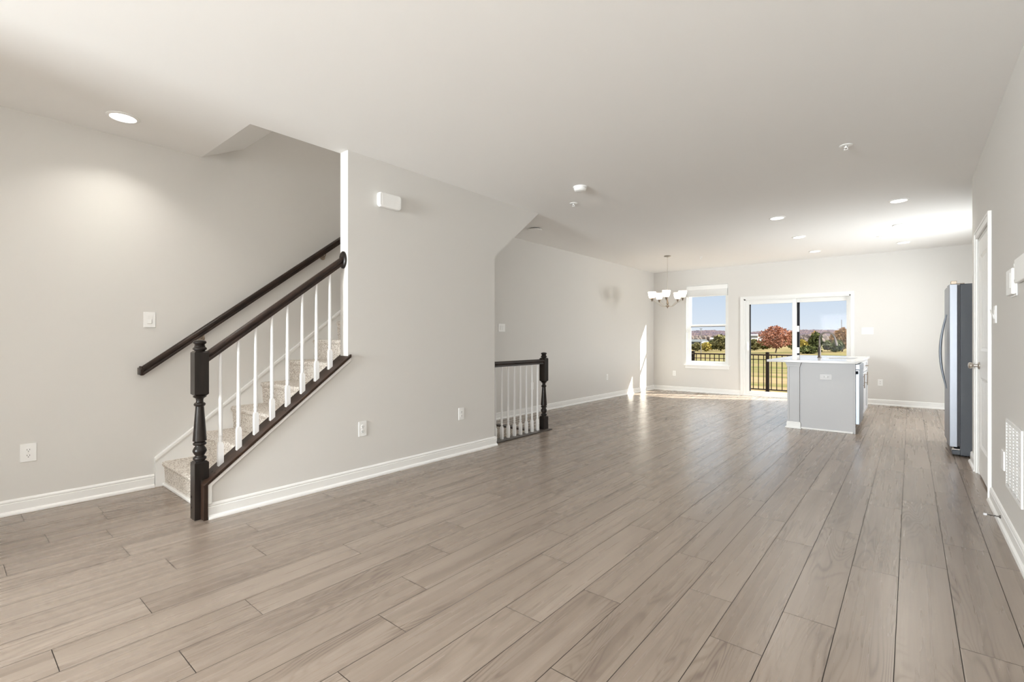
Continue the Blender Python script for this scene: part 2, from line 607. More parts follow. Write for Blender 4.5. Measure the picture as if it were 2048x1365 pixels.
# ================================================================== SHELL
# ---- floor: every board is its own strip, staggered in rows of 190.5 mm
def build_floor():
    W, LEN, GAP = 0.1905, 1.22, 0.0013
    known = {1: 2.515, 0: 3.325, -1: 3.065, -2: 2.356, -3: 1.977, -4: 2.289, -5: 1.417, -6: 1.96, -7: 1.615, -8: 2.135, -9: 2.436,
             -10: 2.705, -11: 1.811, -12: 2.119, -13: 1.502, -14: 1.817, -15: 1.158, -16: 0.792, -17: 1.273, -18: 0.68, -19: 0.227, -20: 0.677}
    rnd = random.Random(3)
    rects = [(-3.60, XR - 0.001, FRONT_Y, YB), (XL, -3.60, FRONT_Y, 1.24), (XL, -3.60, 4.97, YB), (XR - 0.001, XK, 6.386, YB), (XR - 0.001, XR + 0.14, 4.99, 5.90)]
    vs, fs, cols, mi = [], [], [], []
    def quad(x0, x1, y0, y1, z, c, m):
        b = len(vs)
        vs.extend([(x0, y0, z), (x1, y0, z), (x1, y1, z), (x0, y1, z)])
        fs.append((b, b + 1, b + 2, b + 3))
        cols.append(c)
        mi.append(m)
    for k in range(-25, 8):
        xa, xb = -0.045 + W * k, -0.045 + W * (k + 1)
        y = known.get(k, rnd.uniform(0, LEN))
        while y > FRONT_Y: y -= LEN
        while y < YB:
            c = (rnd.random(), rnd.random(), rnd.random())
            for (rx0, rx1, ry0, ry1) in rects:
                x0, x1 = max(xa + GAP, rx0), min(xb - GAP, rx1)
                y0, y1 = max(y + GAP, ry0), min(y + LEN - GAP, ry1)
                if x1 - x0 > 0.001 and y1 - y0 > 0.001:
                    quad(x0, x1, y0, y1, 0.0, c, 0)
            y += LEN
    for (rx0, rx1, ry0, ry1) in rects:
        quad(rx0, rx1, ry0, ry1, -0.0022, (0, 0, 0), 1)
    me = bpy.data.meshes.new('floor')
    me.from_pydata(vs, [], fs)
    me.materials.append(M['floor'])
    me.materials.append(M['groove'])
    me.polygons.foreach_set('material_index', mi)
    a = me.color_attributes.new('plank', 'FLOAT_COLOR', 'CORNER')
    data = []
    for c in cols:
        data += [c[0], c[1], c[2], 1.0] * 4
    a.data.foreach_set('color', data)
    o = bpy.data.objects.new('floor', me)
    COL.objects.link(o)
    tag(o, 'grey-brown oak plank floor running through the whole room', 'floor', None, 'structure')


build_floor()

# ---- ceiling with the stair opening and the sloped bulkhead over the first steps
OY0, OY1 = 1.453, 4.40
c = MB()
c.box(XI, XK + 0.1, FRONT_Y - 0.1, YB + 0.1, H, H + 0.25)
c.box(XL - 0.1, XI, FRONT_Y - 0.1, OY0, H, H + 0.25)
c.prism([(OY0 - 0.001, H), (1.789, 2.913), (1.789, 3.6), (OY0 - 0.001, 3.6)], 'X', XL, XI)
c.box(XL - 0.1, XI, 4.79, YB + 0.1, H, H + 0.25)
struct('ceiling', c, M['ceiling'], 'flat white ceiling with an opening above the stairs', 'ceiling')
c = MB()
c.box(XL, XI - 0.002, 1.789, 4.9, 5.25, 5.35)
struct('ceiling_upstairs', c, M['ceiling'], 'ceiling of the stairwell high above the stairs', 'ceiling')

# ---- walls
c = MB().box(XL - 0.12, XL, FRONT_Y - 0.1, YB + 0.15, -2.8, 5.35)
struct('wall_left', c, M['wall'], 'long greige wall behind the stairs and the dining end', 'wall')

SL = 0.7725                                   # pitch of the stairs
def cap_z(y): return 0.2200 + SL * (y - 1.128)
c = MB()
c.prism([(1.139, 0.0), (1.139, cap_z(1.139)), (2.167, cap_z(2.167)), (2.167, H), (4.79, H), (3.975, 2.100), (3.975, 0.0)], 'X', XI, XC)
c.box(XI, XC, 1.0, 5.15, -2.8, -0.02)
c.box(XI, XI + 0.10, 1.70, 4.9, H + 0.25, 5.35)
struct('wall_center', c, M['wall'], 'greige wall beside the stairs with a sloped low end and a sloped notch', 'wall')
c = MB().box(XL, XI, 4.86, 4.96, H + 0.02, 5.35)
c.box(XL, XI, 1.69, 1.785, 3.6, 5.35)
struct('wall_stairwell', c, M['wall'], 'end walls of the stairwell above the ceiling', 'wall')
c = MB().box(XL, XI, 1.25, 1.35, -2.8, -0.01)
struct('wall_basement', c, M['wall'], 'wall at the foot of the lower stairs', 'wall')

DY0, DY1, DZ = 5.01, 5.87, 2.06               # pantry door opening
c = MB()
c.box(XR, XR + 0.115, FRONT_Y - 0.1, DY0, 0, H)
c.box(XR, XR + 0.115, DY1, 6.386, 0, H)
c.box(XR, XR + 0.115, DY0, DY1, DZ, H)
c.box(XR + 0.115, XK, 6.27, 6.386, 0, H)
c.box(XR + 0.115, XK, 4.2, 4.3, 0, H)
struct('wall_right', c, M['wall'], 'greige wall with a white door, a return grille and wall controls', 'wall')
KW = (7.62, 9.72, 0.95, 2.25)  # unseen opening, added to let in the side fill
c = MB()
c.box(XK, XK + 0.1, 4.2, KW[0], -0.1, H)
c.box(XK, XK + 0.1, KW[1], YB + 0.15, -0.1, H)
c.box(XK, XK + 0.1, KW[0], KW[1], -0.1, KW[2])
c.box(XK, XK + 0.1, KW[0], KW[1], KW[3], H)
struct('wall_kitchen', c, M['wall'], 'kitchen wall behind the refrigerator', 'wall')

WX0, WX1, WZ0, WZ1 = -3.901, -2.996, 0.613, 2.385
SX0, SX1, SZ1 = -2.690, -0.845, 2.02
YO = YB + 0.15
c = MB()
c.box(XL - 0.12, WX0, YB, YO, -0.3, H)
c.box(WX1, SX0, YB, YO, -0.3, H)
c.box(SX1, XK + 0.1, YB, YO, -0.3, H)
c.box(WX0, WX1, YB, YO, -0.3, WZ0)
c.box(WX0, WX1, YB, YO, WZ1, H)
c.box(SX0, SX1, YB, YO, SZ1, H)
c.box(SX0, SX1, YB, YO, -0.3, -0.003)
struct('wall_back', c, M['wall'], 'far greige wall with a window and a sliding glass door', 'wall')

c = MB()
FW = [(-3.635, -1.865), (-1.635, 0.135)]
c.box(XL - 0.1, FW[0][0], FRONT_Y - 0.12, FRONT_Y, 0, H)
c.box(FW[0][1], FW[1][0], FRONT_Y - 0.12, FRONT_Y, 0, H)
c.box(FW[1][1], XR + 0.1, FRONT_Y - 0.12, FRONT_Y, 0, H)
for a, b_ in FW:
    c.box(a, b_, FRONT_Y - 0.12, FRONT_Y, 0, 0.6)
    c.box(a, b_, FRONT_Y - 0.12, FRONT_Y, 2.4, H)
struct('wall_front', c, M['wall'], 'wall with two windows behind the viewer', 'wall')
for i, (a, b_) in enumerate(FW):
    c = MB()
    y0, y1 = FRONT_Y - 0.10, FRONT_Y - 0.04
    for q in ((a, a + 0.05), (b_ - 0.05, b_), ((a + b_) / 2 - 0.03, (a + b_) / 2 + 0.03)):
        c.box(q[0], q[1], y0, y1, 0.6, 2.4)
    for q in ((0.6, 0.65), (1.48, 1.53), (2.35, 2.4)):
        c.box(a, b_, y0 + 0.005, y1 - 0.005, q[0], q[1])
    w = struct('window_%d' % (i + 2), c, M['vinyl'], 'white framed front window %s' % ('beside the stairs wall' if i == 0 else 'beside the door wall'), 'window')
    MB().box(a + 0.02, b_ - 0.02, y0 + 0.028, y0 + 0.032, 0.62, 2.38).build('pane', M['glass'], w)

c = MB()  # frame of the added kitchen window, out of view
for q in ((KW[0], KW[0] + 0.05), (KW[1] - 0.05, KW[1]), ((KW[0] + KW[1]) / 2 - 0.025, (KW[0] + KW[1]) / 2 + 0.025)):
    c.box(XK + 0.03, XK + 0.08, q[0], q[1], KW[2], KW[3])
for q in ((KW[2], KW[2] + 0.05), (KW[3] - 0.05, KW[3])):
    c.box(XK + 0.032, XK + 0.078, KW[0], KW[1], q[0], q[1])
w = struct('window_4', c, M['vinyl'], 'white framed unseen kitchen window added past the refrigerator for side light', 'window')
MB().box(XK + 0.053, XK + 0.057, KW[0] + 0.02, KW[1] - 0.02, KW[2] + 0.02, KW[3] - 0.02).build('pane', M['glass'], w)
c = MB().box(XL, -3.35, FRONT_Y, -1.40, 0, H)  # added block, keeps front window light off the left wall
struct('wall_shade_block', c, M['wall'], 'unseen block added behind the viewer to shade the long wall', 'wall')

# ---- baseboards: moulded profile with a quarter-round shoe
BASE = [(0, 0), (0.028, 0), (0.028, 0.008), (0.024, 0.018), (0.016, 0.024), (0.0135, 0.026), (0.0135, 0.076), (0.010, 0.080), (0.0125, 0.086), (0.0115, 0.093), (0.006, 0.100), (0, 0.103)]


def base_x(x, sgn, y0, y1):
    return MB().prism([(x + sgn * d, z) for d, z in BASE], 'Y', y0, y1)


def base_y(y, x0, x1):
    return MB().prism([(y - d, z) for d, z in BASE], 'X', x0, x1)


c = base_x(XL, 1, -1.40, 1.118)
struct('baseboard_left', c, M['trim'], 'white baseboard on the wall before the stairs', 'baseboard')
c = base_x(XL, 1, 4.99, YB)
struct('baseboard_dining', c, M['trim'], 'white baseboard along the dining wall', 'baseboard')
c = base_x(XC, 1, 1.142, 3.99)
c.prism([(XC - d + 0.0, z) for d, z in [(0, 0), (-0.028, 0), (-0.028, 0.02), (-0.0135, 0.026), (-0.0135, 0.08), (0, 0.103)]], 'Y', 3.99, 3.995)
struct('baseboard_center', c, M['trim'], 'white baseboard along the wall beside the stairs', 'baseboard')
c = base_x(XR, -1, FRONT_Y, 4.938)
c2 = base_x(XR, -1, 5.935, 6.40)
c.add(c2.v, c2.f)
struct('baseboard_right', c, M['trim'], 'white baseboard on either side of the pantry door', 'baseboard')
c = base_y(YB, XL, -2.756)
c2 = base_y(YB, -0.792, XK)
c.add(c2.v, c2.f)
struct('baseboard_back', c, M['trim'], 'white baseboard along the far wall', 'baseboard')

# ---- thin white moulding under the dark cap of the sloped low wall
c = MB()
t0, t1, th = 1.139, 2.185, 0.030
c.prism([(t0, cap_z(t0)), (t1, cap_z(t1)), (t1, cap_z(t1) - th), (t0 + 0.026, cap_z(t0 + 0.026) - th), (t0 + 0.026, 0.10), (t0, 0.10)], 'X', XC, XC + 0.018)
struct('trim_1', c, M['trim'], 'thin white moulding under the dark cap beside the stairs', 'moulding', bevel=0.003)

# ================================================================== STAIRS
RISE, RUN, NOSE0 = 0.1965, 0.2540, 1.166
st = thing('staircase', 'speckled beige carpeted staircase rising behind the newel post', 'staircase', (-4.15, 1.19, 0))
poly = []
for k in range(1, 15):
    ny, zt, zb = NOSE0 + RUN * (k - 1), RISE * k, RISE * (k - 1)
    poly += [(ny + 0.024, zb), (ny + 0.016, zt - 0.050), (ny + 0.004, zt - 0.034), (ny, zt - 0.020), (ny + 0.006, zt - 0.005), (ny + 0.020, zt)]
top_y, top_z = NOSE0 + RUN * 14, RISE * 14
poly += [(top_y, top_z), (top_y, 2.70), (4.70, 2.69)]
poly += [(1.75, 0.36), (1.35, 0.02), (1.22, 0.001)]
MB().prism([(y, z) for y, z in poly], 'X', XL + 0.018, XI).build('carpet', M['carpet'], st)
sk = MB()
ys0, zs0 = 1.122, 0.205
ys1 = 4.5
sk.prism([(ys0, 0.0), (ys0, zs0), (ys1, zs0 + SL * (ys1 - ys0)), (ys1, zs0 + SL * (ys1 - ys0) - 0.45), (1.32, 0.0)], 'X', XL, XL + 0.019)
sko = sk.build('skirt_board', M['trim'], st)
sm = MB()
for off, w, d in ((0.0, 0.022, 0.036), (0.022, 0.016, 0.027)):
    sm.prism([(ys0 - 0.004, zs0 + 0.032 - off), (ys1, zs0 + 0.032 - off + SL * (ys1 - ys0 + 0.004)), (ys1, zs0 + 0.032 - off - w * 1.26 + SL * (ys1 - ys0 + 0.004)), (ys0 - 0.004, zs0 + 0.032 - off - w * 1.26)], 'X', XL, XL + d)
sm.build('moulding', M['trim'], sko, bevel=0.003)
MB().box(XL + 0.02, -3.667, 1.168, 1.192, 0.0, 0.024).build('bottom_trim', M['trim'], st, bevel=0.006)

ls = thing('lower_staircase', 'carpeted stairs going down behind the short level railing', 'staircase', (-4.15, 4.96, 0))
poly = [(4.968, -0.022)]
for k in range(1, 13):
    poly += [(4.968 - RUN * (k - 1), -0.195 * k), (4.968 - RUN * k, -0.195 * k)]
poly += [(4.968 - RUN * 12, -2.75), (5.06, -2.75), (5.06, -0.022)]
MB().prism(poly, 'X', XL, XI).build('carpet', M['carpet'], ls)
MB().box(XL + 0.02, -3.738, 4.945, 5.03, -0.022, 0.004).build('top_nosing', M['strip'], ls, bevel=0.004)
MB().box(XL, XL + 0.018, 4.60, 4.985, -0.25, 0.10).build('skirt_board', M['trim'], ls)
MB().box(XI - 0.014, XI, 4.0, 4.95, -0.19, -0.165).build('stringer_trim', M['espresso'], ls)


# ---- turned newel post
def newel(parent, cx, cy, z_low, z_b0, z_b1, z_top, half=0.0415, notch=None):
    p = MB()
    ch = 0.010
    def post_block(z0, z1, cham0, cham1):
        prof = []
        if cham0: prof += [(half - ch, z0), (half, z0 + ch)]
        else: prof += [(half, z0)]
        if cham1: prof += [(half, z1 - ch), (half - ch, z1)]
        else: prof += [(half, z1)]
        def ring(i):
            r, z = prof[i]
            return [(cx - r, cy - r, z), (cx + r, cy - r, z), (cx + r, cy + r, z), (cx - r, cy + r, z)]
        p.sweep(prof, ring)
    if notch:
        p.box(cx - half, cx + half, cy - half, notch[0], 0, notch[1])
        post_block(notch[1], z_low, False, True)
    else:
        post_block(0.0 if notch is None else 0, z_low, False, True)
    post_block(z_b0, z_b1, True, True)
    span = z_b0 - z_low
    T = [(0.030, 0.0), (0.030, 0.012), (0.037, 0.020), (0.040, 0.040), (0.037, 0.060), (0.028, 0.070), (0.026, 0.082), (0.034, 0.110), (0.040, 0.140), (0.041, 0.160),
         (0.036, 0.190), (0.027, 0.222), (0.026, 0.234), (0.036, 0.243), (0.040, 0.262), (0.036, 0.282), (0.030, 0.290), (0.031, 0.297), (0.040, 0.305), (0.0405, 0.318),
         (0.0245, 0.822), (0.0245, 0.832), (0.031, 0.842), (0.035, 0.862), (0.031, 0.882), (0.022, 0.895), (0.0205, 0.925), (0.024, 0.955), (0.036, 0.972), (0.040, 0.985), (0.032, 1.0)]
    p.lathe([(r, z_low + t * span) for r, t in T], (cx, cy, 0), seg=28)
    hf = z_top - z_b1
    F = [(0.030, 0.0), (0.031, 0.06), (0.040, 0.14), (0.041, 0.24), (0.036, 0.33), (0.031, 0.38), (0.032, 0.46), (0.028, 0.52), (0.030, 0.60), (0.038, 0.70), (0.039, 0.80), (0.034, 0.90), (0.022, 0.97), (0.004, 1.0)]
    p.lathe([(r, z_b1 + t * hf) for r, t in F], (cx, cy, 0), seg=28)
    return p.build('newel_post', M['espresso'], parent, sharp=30)


# ---- turned baluster, base at z=0, square block then a slim taper
def baluster_mb(hgt, block, pitch=0.0):
    p = MB()
    h = 0.016
    # square block, its foot cut to the pitch of the cap
    zf, zb = -h * pitch, h * pitch
    p.add([(-h, -h, zf), (h, -h, zf), (h, h, zb), (-h, h, zb), (-h, -h, block - 0.02), (h, -h, block - 0.02), (h, h, block - 0.02), (-h, h, block - 0.02),
           (-h * .72, -h * .72, block), (h * .72, -h * .72, block), (h * .72, h * .72, block), (-h * .72, h * .72, block)],
          [(0, 3, 2, 1), (0, 1, 5, 4), (1, 2, 6, 5), (2, 3, 7, 6), (3, 0, 4, 7), (4, 5, 9, 8), (5, 6, 10, 9), (6, 7, 11, 10), (7, 4, 8, 11), (8, 9, 10, 11)])
    b = block
    prof = [(0.0115, b - 0.004), (0.012, b + 0.012), (0.0138, b + 0.018), (0.0138, b + 0.026), (0.012, b + 0.031), (0.0118, b + 0.040), (0.0135, b + 0.044), (0.0138, b + 0.050), (0.0125, b + 0.055),
            (0.0130, b + 0.10), (0.0125, b + 0.22), (0.0085, hgt)]
    p.lathe(prof, seg=12)
    return p


def place_balusters(parent, proto_mb, spots):
    base = Vector(parent['_o'])
    first = None
    for s in spots:
        if first is None:
            o = proto_mb.build('baluster', M['baluster'], parent, origin=(0, 0, 0))
            first = o
        else:
            o = first.copy()
            COL.objects.link(o)
            o.parent = parent
        o.location = Vector(s) - base


def rail_profile(w, h):
    """half-round topped handrail section, (sideways, up) around its centre"""
    pts = [(-w * 0.36, -h / 2), (w * 0.36, -h / 2), (w * 0.36, -h * 0.30), (w * 0.30, -h * 0.18), (w * 0.46, -h * 0.02), (w * 0.5, h * 0.14)]
    for k in range(1, 8):
        a = PI * k / 8
        pts.append((w * 0.5 * math.cos(a), h * 0.16 + h * 0.34 * math.sin(a)))
    pts += [(-w * 0.5, h * 0.14), (-w * 0.46, -h * 0.02), (-w * 0.30, -h * 0.18), (-w * 0.36, -h * 0.30)]
    return pts


def handrail(parent, name, x, y0, z0, y1, z1, w, h, mat):
    pts = [(y0, z0), (y1, z1)]
    prof = rail_profile(w, h)
    def ring(i):
        y, z = pts[i]
        return [(x + a, y, z + b) for a, b in prof]
    return MB().sweep(pts, ring, True).build(name, mat, parent, sharp=28)


sr = thing('stair_railing', 'dark brown stair railing with white balusters climbing to the wall end', 'railing', (-3.62, 1.12, 0))
n1 = newel(sr, -3.6235, 1.1185, 0.380, 0.813, 1.107, 1.181, notch=(1.1115, 0.262))
for z in (0.075, 0.145):
    MB().lathe([(0.001, -0.003), (0.008, -0.003), (0.008, 0.0)], (-3.645, 1.077, z), 'Y', 12).build('wood_plug', M['plug'], n1)
hr = handrail(sr, 'handrail', -3.622, 1.160, 1.069, 2.156, 1.069 + 0.772 * 0.996, 0.062, 0.074, M['espresso_rail'])
rs = MB()
for y, rx, rz in ((2.148, 0.036, 0.058), (2.152, 0.046, 0.068), (2.158, 0.049, 0.072), (2.167, 0.049, 0.072)):
    pass
ros = [(2.146, 0.034, 0.055), (2.150, 0.044, 0.066), (2.157, 0.049, 0.072), (2.1668, 0.049, 0.072)]
rs.sweep(ros, lambda i: [(-3.622 + ros[i][1] * math.cos(2 * PI * k / 28), ros[i][0], 1.843 + ros[i][2] * math.sin(2 * PI * k / 28)) for k in range(28)], True)
rs.build('rosette', M['espresso'], sr)
cp = MB()
CT = 0.024
cy0, cy1 = 1.112, 2.185
cp.prism([(cy0 + 0.027, cap_z(cy0 + 0.027)), (cy1, cap_z(cy1)), (cy1, cap_z(cy1) + CT), (cy0, cap_z(cy0) + CT), (cy0, 0.0), (cy0 + 0.0265, 0.0)], 'X', XC + 0.0265, -3.699)
cap = cp.build('cap', M['cap'], sr, bevel=0.003)
ang = math.atan(SL)
for yk in (1.19, 1.66, 2.125):
    for xk in (-3.575, -3.60):
        zk = cap_z(yk) + CT
        nrm = Vector((0, -math.sin(ang), math.cos(ang)))
        u = Vector((1, 0, 0))
        w = nrm.cross(u)
        ctr = Vector((xk - (0.0 if xk > -3.59 else 0.02), yk, zk))
        r0 = [ctr + (u * math.cos(2 * PI * k / 10) + w * math.sin(2 * PI * k / 10)) * 0.007 for k in range(10)]
        kn = MB()
        kn.add(r0 + [p + nrm * 0.002 for p in r0], [tuple(range(10, 20))] + [(k, (k + 1) % 10, 10 + (k + 1) % 10, 10 + k) for k in range(10)])
        kn.build('wood_plug', M['plug'], cap)
BX = -3.622
spots = []
for k in range(8):
    y = 1.242 + 0.1145 * k
    spots.append((BX, y, cap_z(y) + CT))
hb = (1.069 + 0.772 * (1.242 - 1.16) - 0.034) - (cap_z(1.242) + CT)
place_balusters(sr, baluster_mb(hb + 0.006, 0.150, SL), spots)

gr = thing('guard_railing', 'short level railing with dark newel guarding the stairwell opening', 'railing', (-3.675, 4.55, 0))
newel(gr, -3.6835, 5.0815, 0.182, 0.634, 0.940, 1.013)
handrail(gr, 'handrail', -3.675, 3.985, 0.894, 5.041, 0.894, 0.062, 0.064, M['espresso_rail'])
MB().box(-3.735, -3.598, 3.978, 5.150, 0.0, 0.014).build('base_rail', M['strip'], gr, bevel=0.004)
spots = [(-3.675, 4.117 + 0.1162 * k, 0.014) for k in range(8)]
place_balusters(gr, baluster_mb(0.850, 0.150), spots)

wr = thing('wall_handrail', 'dark handrail fixed on the wall above the carpeted stairs', 'handrail', (XL, 1.035, 0.945))
handrail(wr, 'rail', -4.602, 1.030, 0.940, 4.40, 0.940 + 0.7625 * 3.37, 0.058, 0.075, M['espresso_rail'])
rt = MB().prism([(-4.627, 0.905), (-4.58, 0.902), (-4.574, 0.95), (-4.63, 0.975)], 'Y', 1.012, 1.031)
rt.box(XL, -4.60, 1.010, 1.030, 0.906, 0.962)
rt.build('return_end', M['espresso_rail'], wr, bevel=0.004)
for yb in (1.45, 2.55, 3.6):
    zb = 0.940 + 0.7625 * (yb - 1.03) - 0.04
    b_ = MB()
    b_.lathe([(0.001, 0.001), (0.028, 0.001), (0.028, 0.005), (0.012, 0.010)], (XL, yb, zb - 0.03), 'X', 16)
    b_.tube([(XL + 0.005, yb, zb - 0.03), (XL + 0.045, yb, zb - 0.028), (XL + 0.062, yb, zb - 0.012), (XL + 0.063, yb, zb + 0.004)], 0.006, 8)
    b_.build('bracket', M['nickel_dark'], wr)

# ================================================================== FAR WALL: window and sliding door
w1 = MB()
fy0, fy1 = YB + 0.065, YB + 0.145
# white lining of the opening
w1.box(WX0, WX0 + 0.012, YB + 0.001, fy0 + 0.02, WZ0, WZ1)
w1.box(WX1 - 0.012, WX1, YB + 0.001, fy0 + 0.02, WZ0, WZ1)
w1.box(WX0, WX1, YB + 0.001, fy0 + 0.02, WZ1 - 0.012, WZ1)
for q in ((WX0 + 0.012, WX0 + 0.052), (WX1 - 0.052, WX1 - 0.012)):
    w1.box(q[0], q[1], fy0, fy1, WZ0, WZ1 - 0.012)
w1.box(WX0 + 0.052, WX1 - 0.052, fy0, fy1, WZ1 - 0.06, WZ1 - 0.012)
w1.box(WX0 + 0.052, WX1 - 0.052, fy0, fy1, WZ0, WZ0 + 0.035)
win = struct('window_1', w1, M['vinyl'], 'white double-hung window on the far wall with a raised blind', 'window', bevel=0.002)
gx0, gx1 = WX0 + 0.052, WX1 - 0.052


def sash(name, y0, y1, z0, z1, rail_b, rail_t, stile=0.032):
    s = MB()
    s.box(gx0, gx0 + stile, y0, y1, z0, z1)
    s.box(gx1 - stile, gx1, y0, y1, z0, z1)
    s.box(gx0 + stile, gx1 - stile, y0, y1, z0, z0 + rail_b)
    s.box(gx0 + stile, gx1 - stile, y0, y1, z1 - rail_t, z1)
    o = s.build(name, M['vinyl'], win, bevel=0.002)
    MB().box(gx0 + stile * 0.8, gx1 - stile * 0.8, (y0 + y1) / 2 - 0.003, (y0 + y1) / 2 + 0.003, z0 + rail_b * 0.8, z1 - rail_t * 0.8).build('pane', M['glass'], o)
    return o


sash('upper_sash', fy0 + 0.042, fy0 + 0.072, 1.47, WZ1 - 0.06, 0.04, 0.04)
lo = sash('lower_sash', fy0 + 0.005, fy0 + 0.038, WZ0 + 0.035, 1.495, 0.045, 0.030)
MB().box(gx0 + 0.032, gx1 - 0.032, fy0 + 0.012, fy0 + 0.032, 1.455, 1.466).build('gasket', M['gasket'], lo)  # dark strip for the gasket and its shadow line under the meeting rail
s_ = MB().box(WX0 - 0.035, WX1 + 0.035, YB - 0.045, YB + 0.07, WZ0 - 0.024, WZ0 + 0.001)
s_.build('sill', M['trim'], win, bevel=0.005)
MB().box(WX0 - 0.015, WX1 + 0.015, YB - 0.016, YB - 0.0005, WZ0 - 0.085, WZ0 - 0.024).build('apron', M['trim'], win, bevel=0.004)

bl = thing('window_blind', 'white slatted blind pulled up at the top of the window', 'blind', (-3.449, YB + 0.03, 2.13))
MB().box(WX0 + 0.014, WX1 - 0.014, YB - 0.006, YB + 0.055, 2.272, 2.370).build('headrail', M['white'], bl, bevel=0.006)
zz = 2.150
k = 0
ss = MB()
while zz < 2.268:
    ss.box(WX0 + 0.020, WX1 - 0.020, YB + 0.004 + 0.002 * (k % 2), YB + 0.054, zz, zz + 0.0066)
    zz += 0.0078
    k += 1
ss.build('slats', M['white'], bl)
MB().box(WX0 + 0.018, WX1 - 0.018, YB + 0.002, YB + 0.056, 2.128, 2.147).build('bottom_rail', M['white'], bl, bevel=0.003)
for x in (WX0 + 0.12, (WX0 + WX1) / 2, WX1 - 0.12):
    MB().tube([(x, YB + 0.0, 2.13), (x, YB + 0.0, 2.272)], 0.0015, 6).build('ladder_cord', M['white'], bl)

# ---- sliding glass door
d1 = MB()
# interior casing
CX0, CX1, CZ = -2.753, -0.796, 2.072
for (a, b_) in ((CX0, CX0 + 0.066), (CX1 - 0.054, CX1)):
    d1.box(a, b_, YB - 0.017, YB - 0.0005, 0, CZ)
d1.box(CX0 + 0.001, CX1 - 0.001, YB - 0.0166, YB - 0.0006, CZ - 0.056, CZ - 0.0006)
for (a, b_) in ((CX0, CX0 + 0.016), (CX1 - 0.016, CX1)):
    d1.box(a + (-0.001 if a < -2 else 0.001), b_ + (-0.001 if a < -2 else 0.001), YB - 0.023, YB - 0.0008, 0.0003, CZ + 0.002)
d1.box(CX0 + 0.014, CX1 - 0.014, YB - 0.0226, YB - 0.0009, CZ - 0.014, CZ + 0.0016)
# frame
for (a, b_) in ((SX0, SX0 + 0.035), (SX1 - 0.030, SX1)):
    d1.box(a, b_, YB, YO - 0.005, 0, SZ1)
d1.box(SX0, SX1, YB, YO - 0.005, SZ1 - 0.03, SZ1)
d1.box(SX0, SX1, YB - 0.03, YO + 0.02, -0.002, 0.028)
dr = struct('door_1', d1, M['vinyl'], 'white sliding glass door opening on the deck behind the island', 'door', bevel=0.002)


def door_panel(name, x0, x1, y0, y1, g):
    s = MB()
    z0, z1 = 0.028, SZ1 - 0.03
    s.box(x0, g[0], y0, y1, z0, z1)
    s.box(g[1], x1, y0, y1, z0, z1)
    s.box(g[0], g[1], y0, y1, z0, g[2])
    s.box(g[0], g[1], y0, y1, g[3], z1)
    o = s.build(name, M['vinyl'], dr, bevel=0.003)
    MB().box(g[0] - 0.005, g[1] + 0.005, (y0 + y1) / 2 - 0.004, (y0 + y1) / 2 + 0.004, g[2] - 0.005, g[3] + 0.005).build('pane', M['glass'], o)
    return o


P1 = door_panel('sliding_panel', SX0 + 0.035, -1.732, YB + 0.030, YB + 0.070, (-2.578, -1.804, 0.100, 1.908))
P2 = door_panel('fixed_panel', -1.760, SX1 - 0.030, YB + 0.080, YB + 0.120, (-1.690, -0.922, 0.105, 1.912))
MB().box(-2.583, -2.566, YB + 0.022, YB + 0.066, 0.100, 1.906).build('gasket', M['gasket'], P1)
gk = MB().box(-1.728, -1.686, YB + 0.070, YB + 0.118, 0.10, 1.912).build('gasket', M['gasket'], P2)
for z in (1.330, 0.905):
    MB().box(-1.726, -1.690, YB + 0.0665, YB + 0.0695, z, z + 0.115).build('sticker', M['white'], gk)
hd = MB()
hd.box(-2.640, -2.605, YB + 0.022, YB + 0.030, 0.93, 1.13)
hd.tube([(-2.622, YB + 0.028, 0.95), (-2.622, YB - 0.012, 0.965), (-2.622, YB - 0.012, 1.095), (-2.622, YB + 0.028, 1.11)], 0.009, 8)
hd.build('handle', M['white'], P1)

# ================================================================== PANTRY DOOR
d2 = MB()
cw = 0.062
for (a, b_) in ((DY0 - 0.008 - cw, DY0 - 0.008), (DY1 + 0.008, DY1 + 0.008 + cw)):
    d2.box(XR - 0.017, XR - 0.0005, a, b_, 0, DZ + 0.008)
d2.box(XR - 0.0166, XR - 0.0006, DY0 - 0.007 - cw, DY1 + 0.007 + cw, DZ + 0.008, DZ + 0.0085 + cw)
ow = 0.016
for (a, b_) in ((DY0 - 0.008 - cw, DY0 - 0.008 - cw + ow), (DY1 + 0.008 + cw - ow, DY1 + 0.008 + cw)):
    d2.box(XR - 0.023, XR - 0.0008, a + (-0.001 if a < DY0 else 0.001), b_ + (-0.001 if a < DY0 else 0.001), 0, DZ + 0.0695)
d2.box(XR - 0.0226, XR - 0.0009, DY0 - 0.008 - cw + ow - 0.001, DY1 + 0.008 + cw - ow + 0.001, DZ + 0.008 + cw - ow, DZ + 0.009 + cw)
# jambs
d2.box(XR, XR + 0.114, DY0, DY0 + 0.014, 0, DZ - 0.014)
d2.box(XR, XR + 0.114, DY1 - 0.014, DY1, 0, DZ - 0.014)
d2.box(XR, XR + 0.114, DY0, DY1, DZ - 0.014, DZ)
dd = struct('door_2', d2, M['trim'], 'white two-panel pantry door in the wall before the refrigerator', 'door', bevel=0.003)
sl = MB()
a0, a1, z0, z1 = DY0 + 0.017, DY1 - 0.017, 0.022, DZ - 0.018
x0, x1 = XR + 0.003, XR + 0.038
pan = [(1.085, 1.905), (0.255, 0.860)]
st_w = 0.115
sl.box(x0, x1, a0, a0 + st_w, z0, z1)
sl.box(x0, x1, a1 - st_w, a1, z0, z1)
sl.box(x0, x1, a0 + st_w, a1 - st_w, z0, pan[1][0])
sl.box(x0, x1, a0 + st_w, a1 - st_w, pan[1][1], pan[0][0])
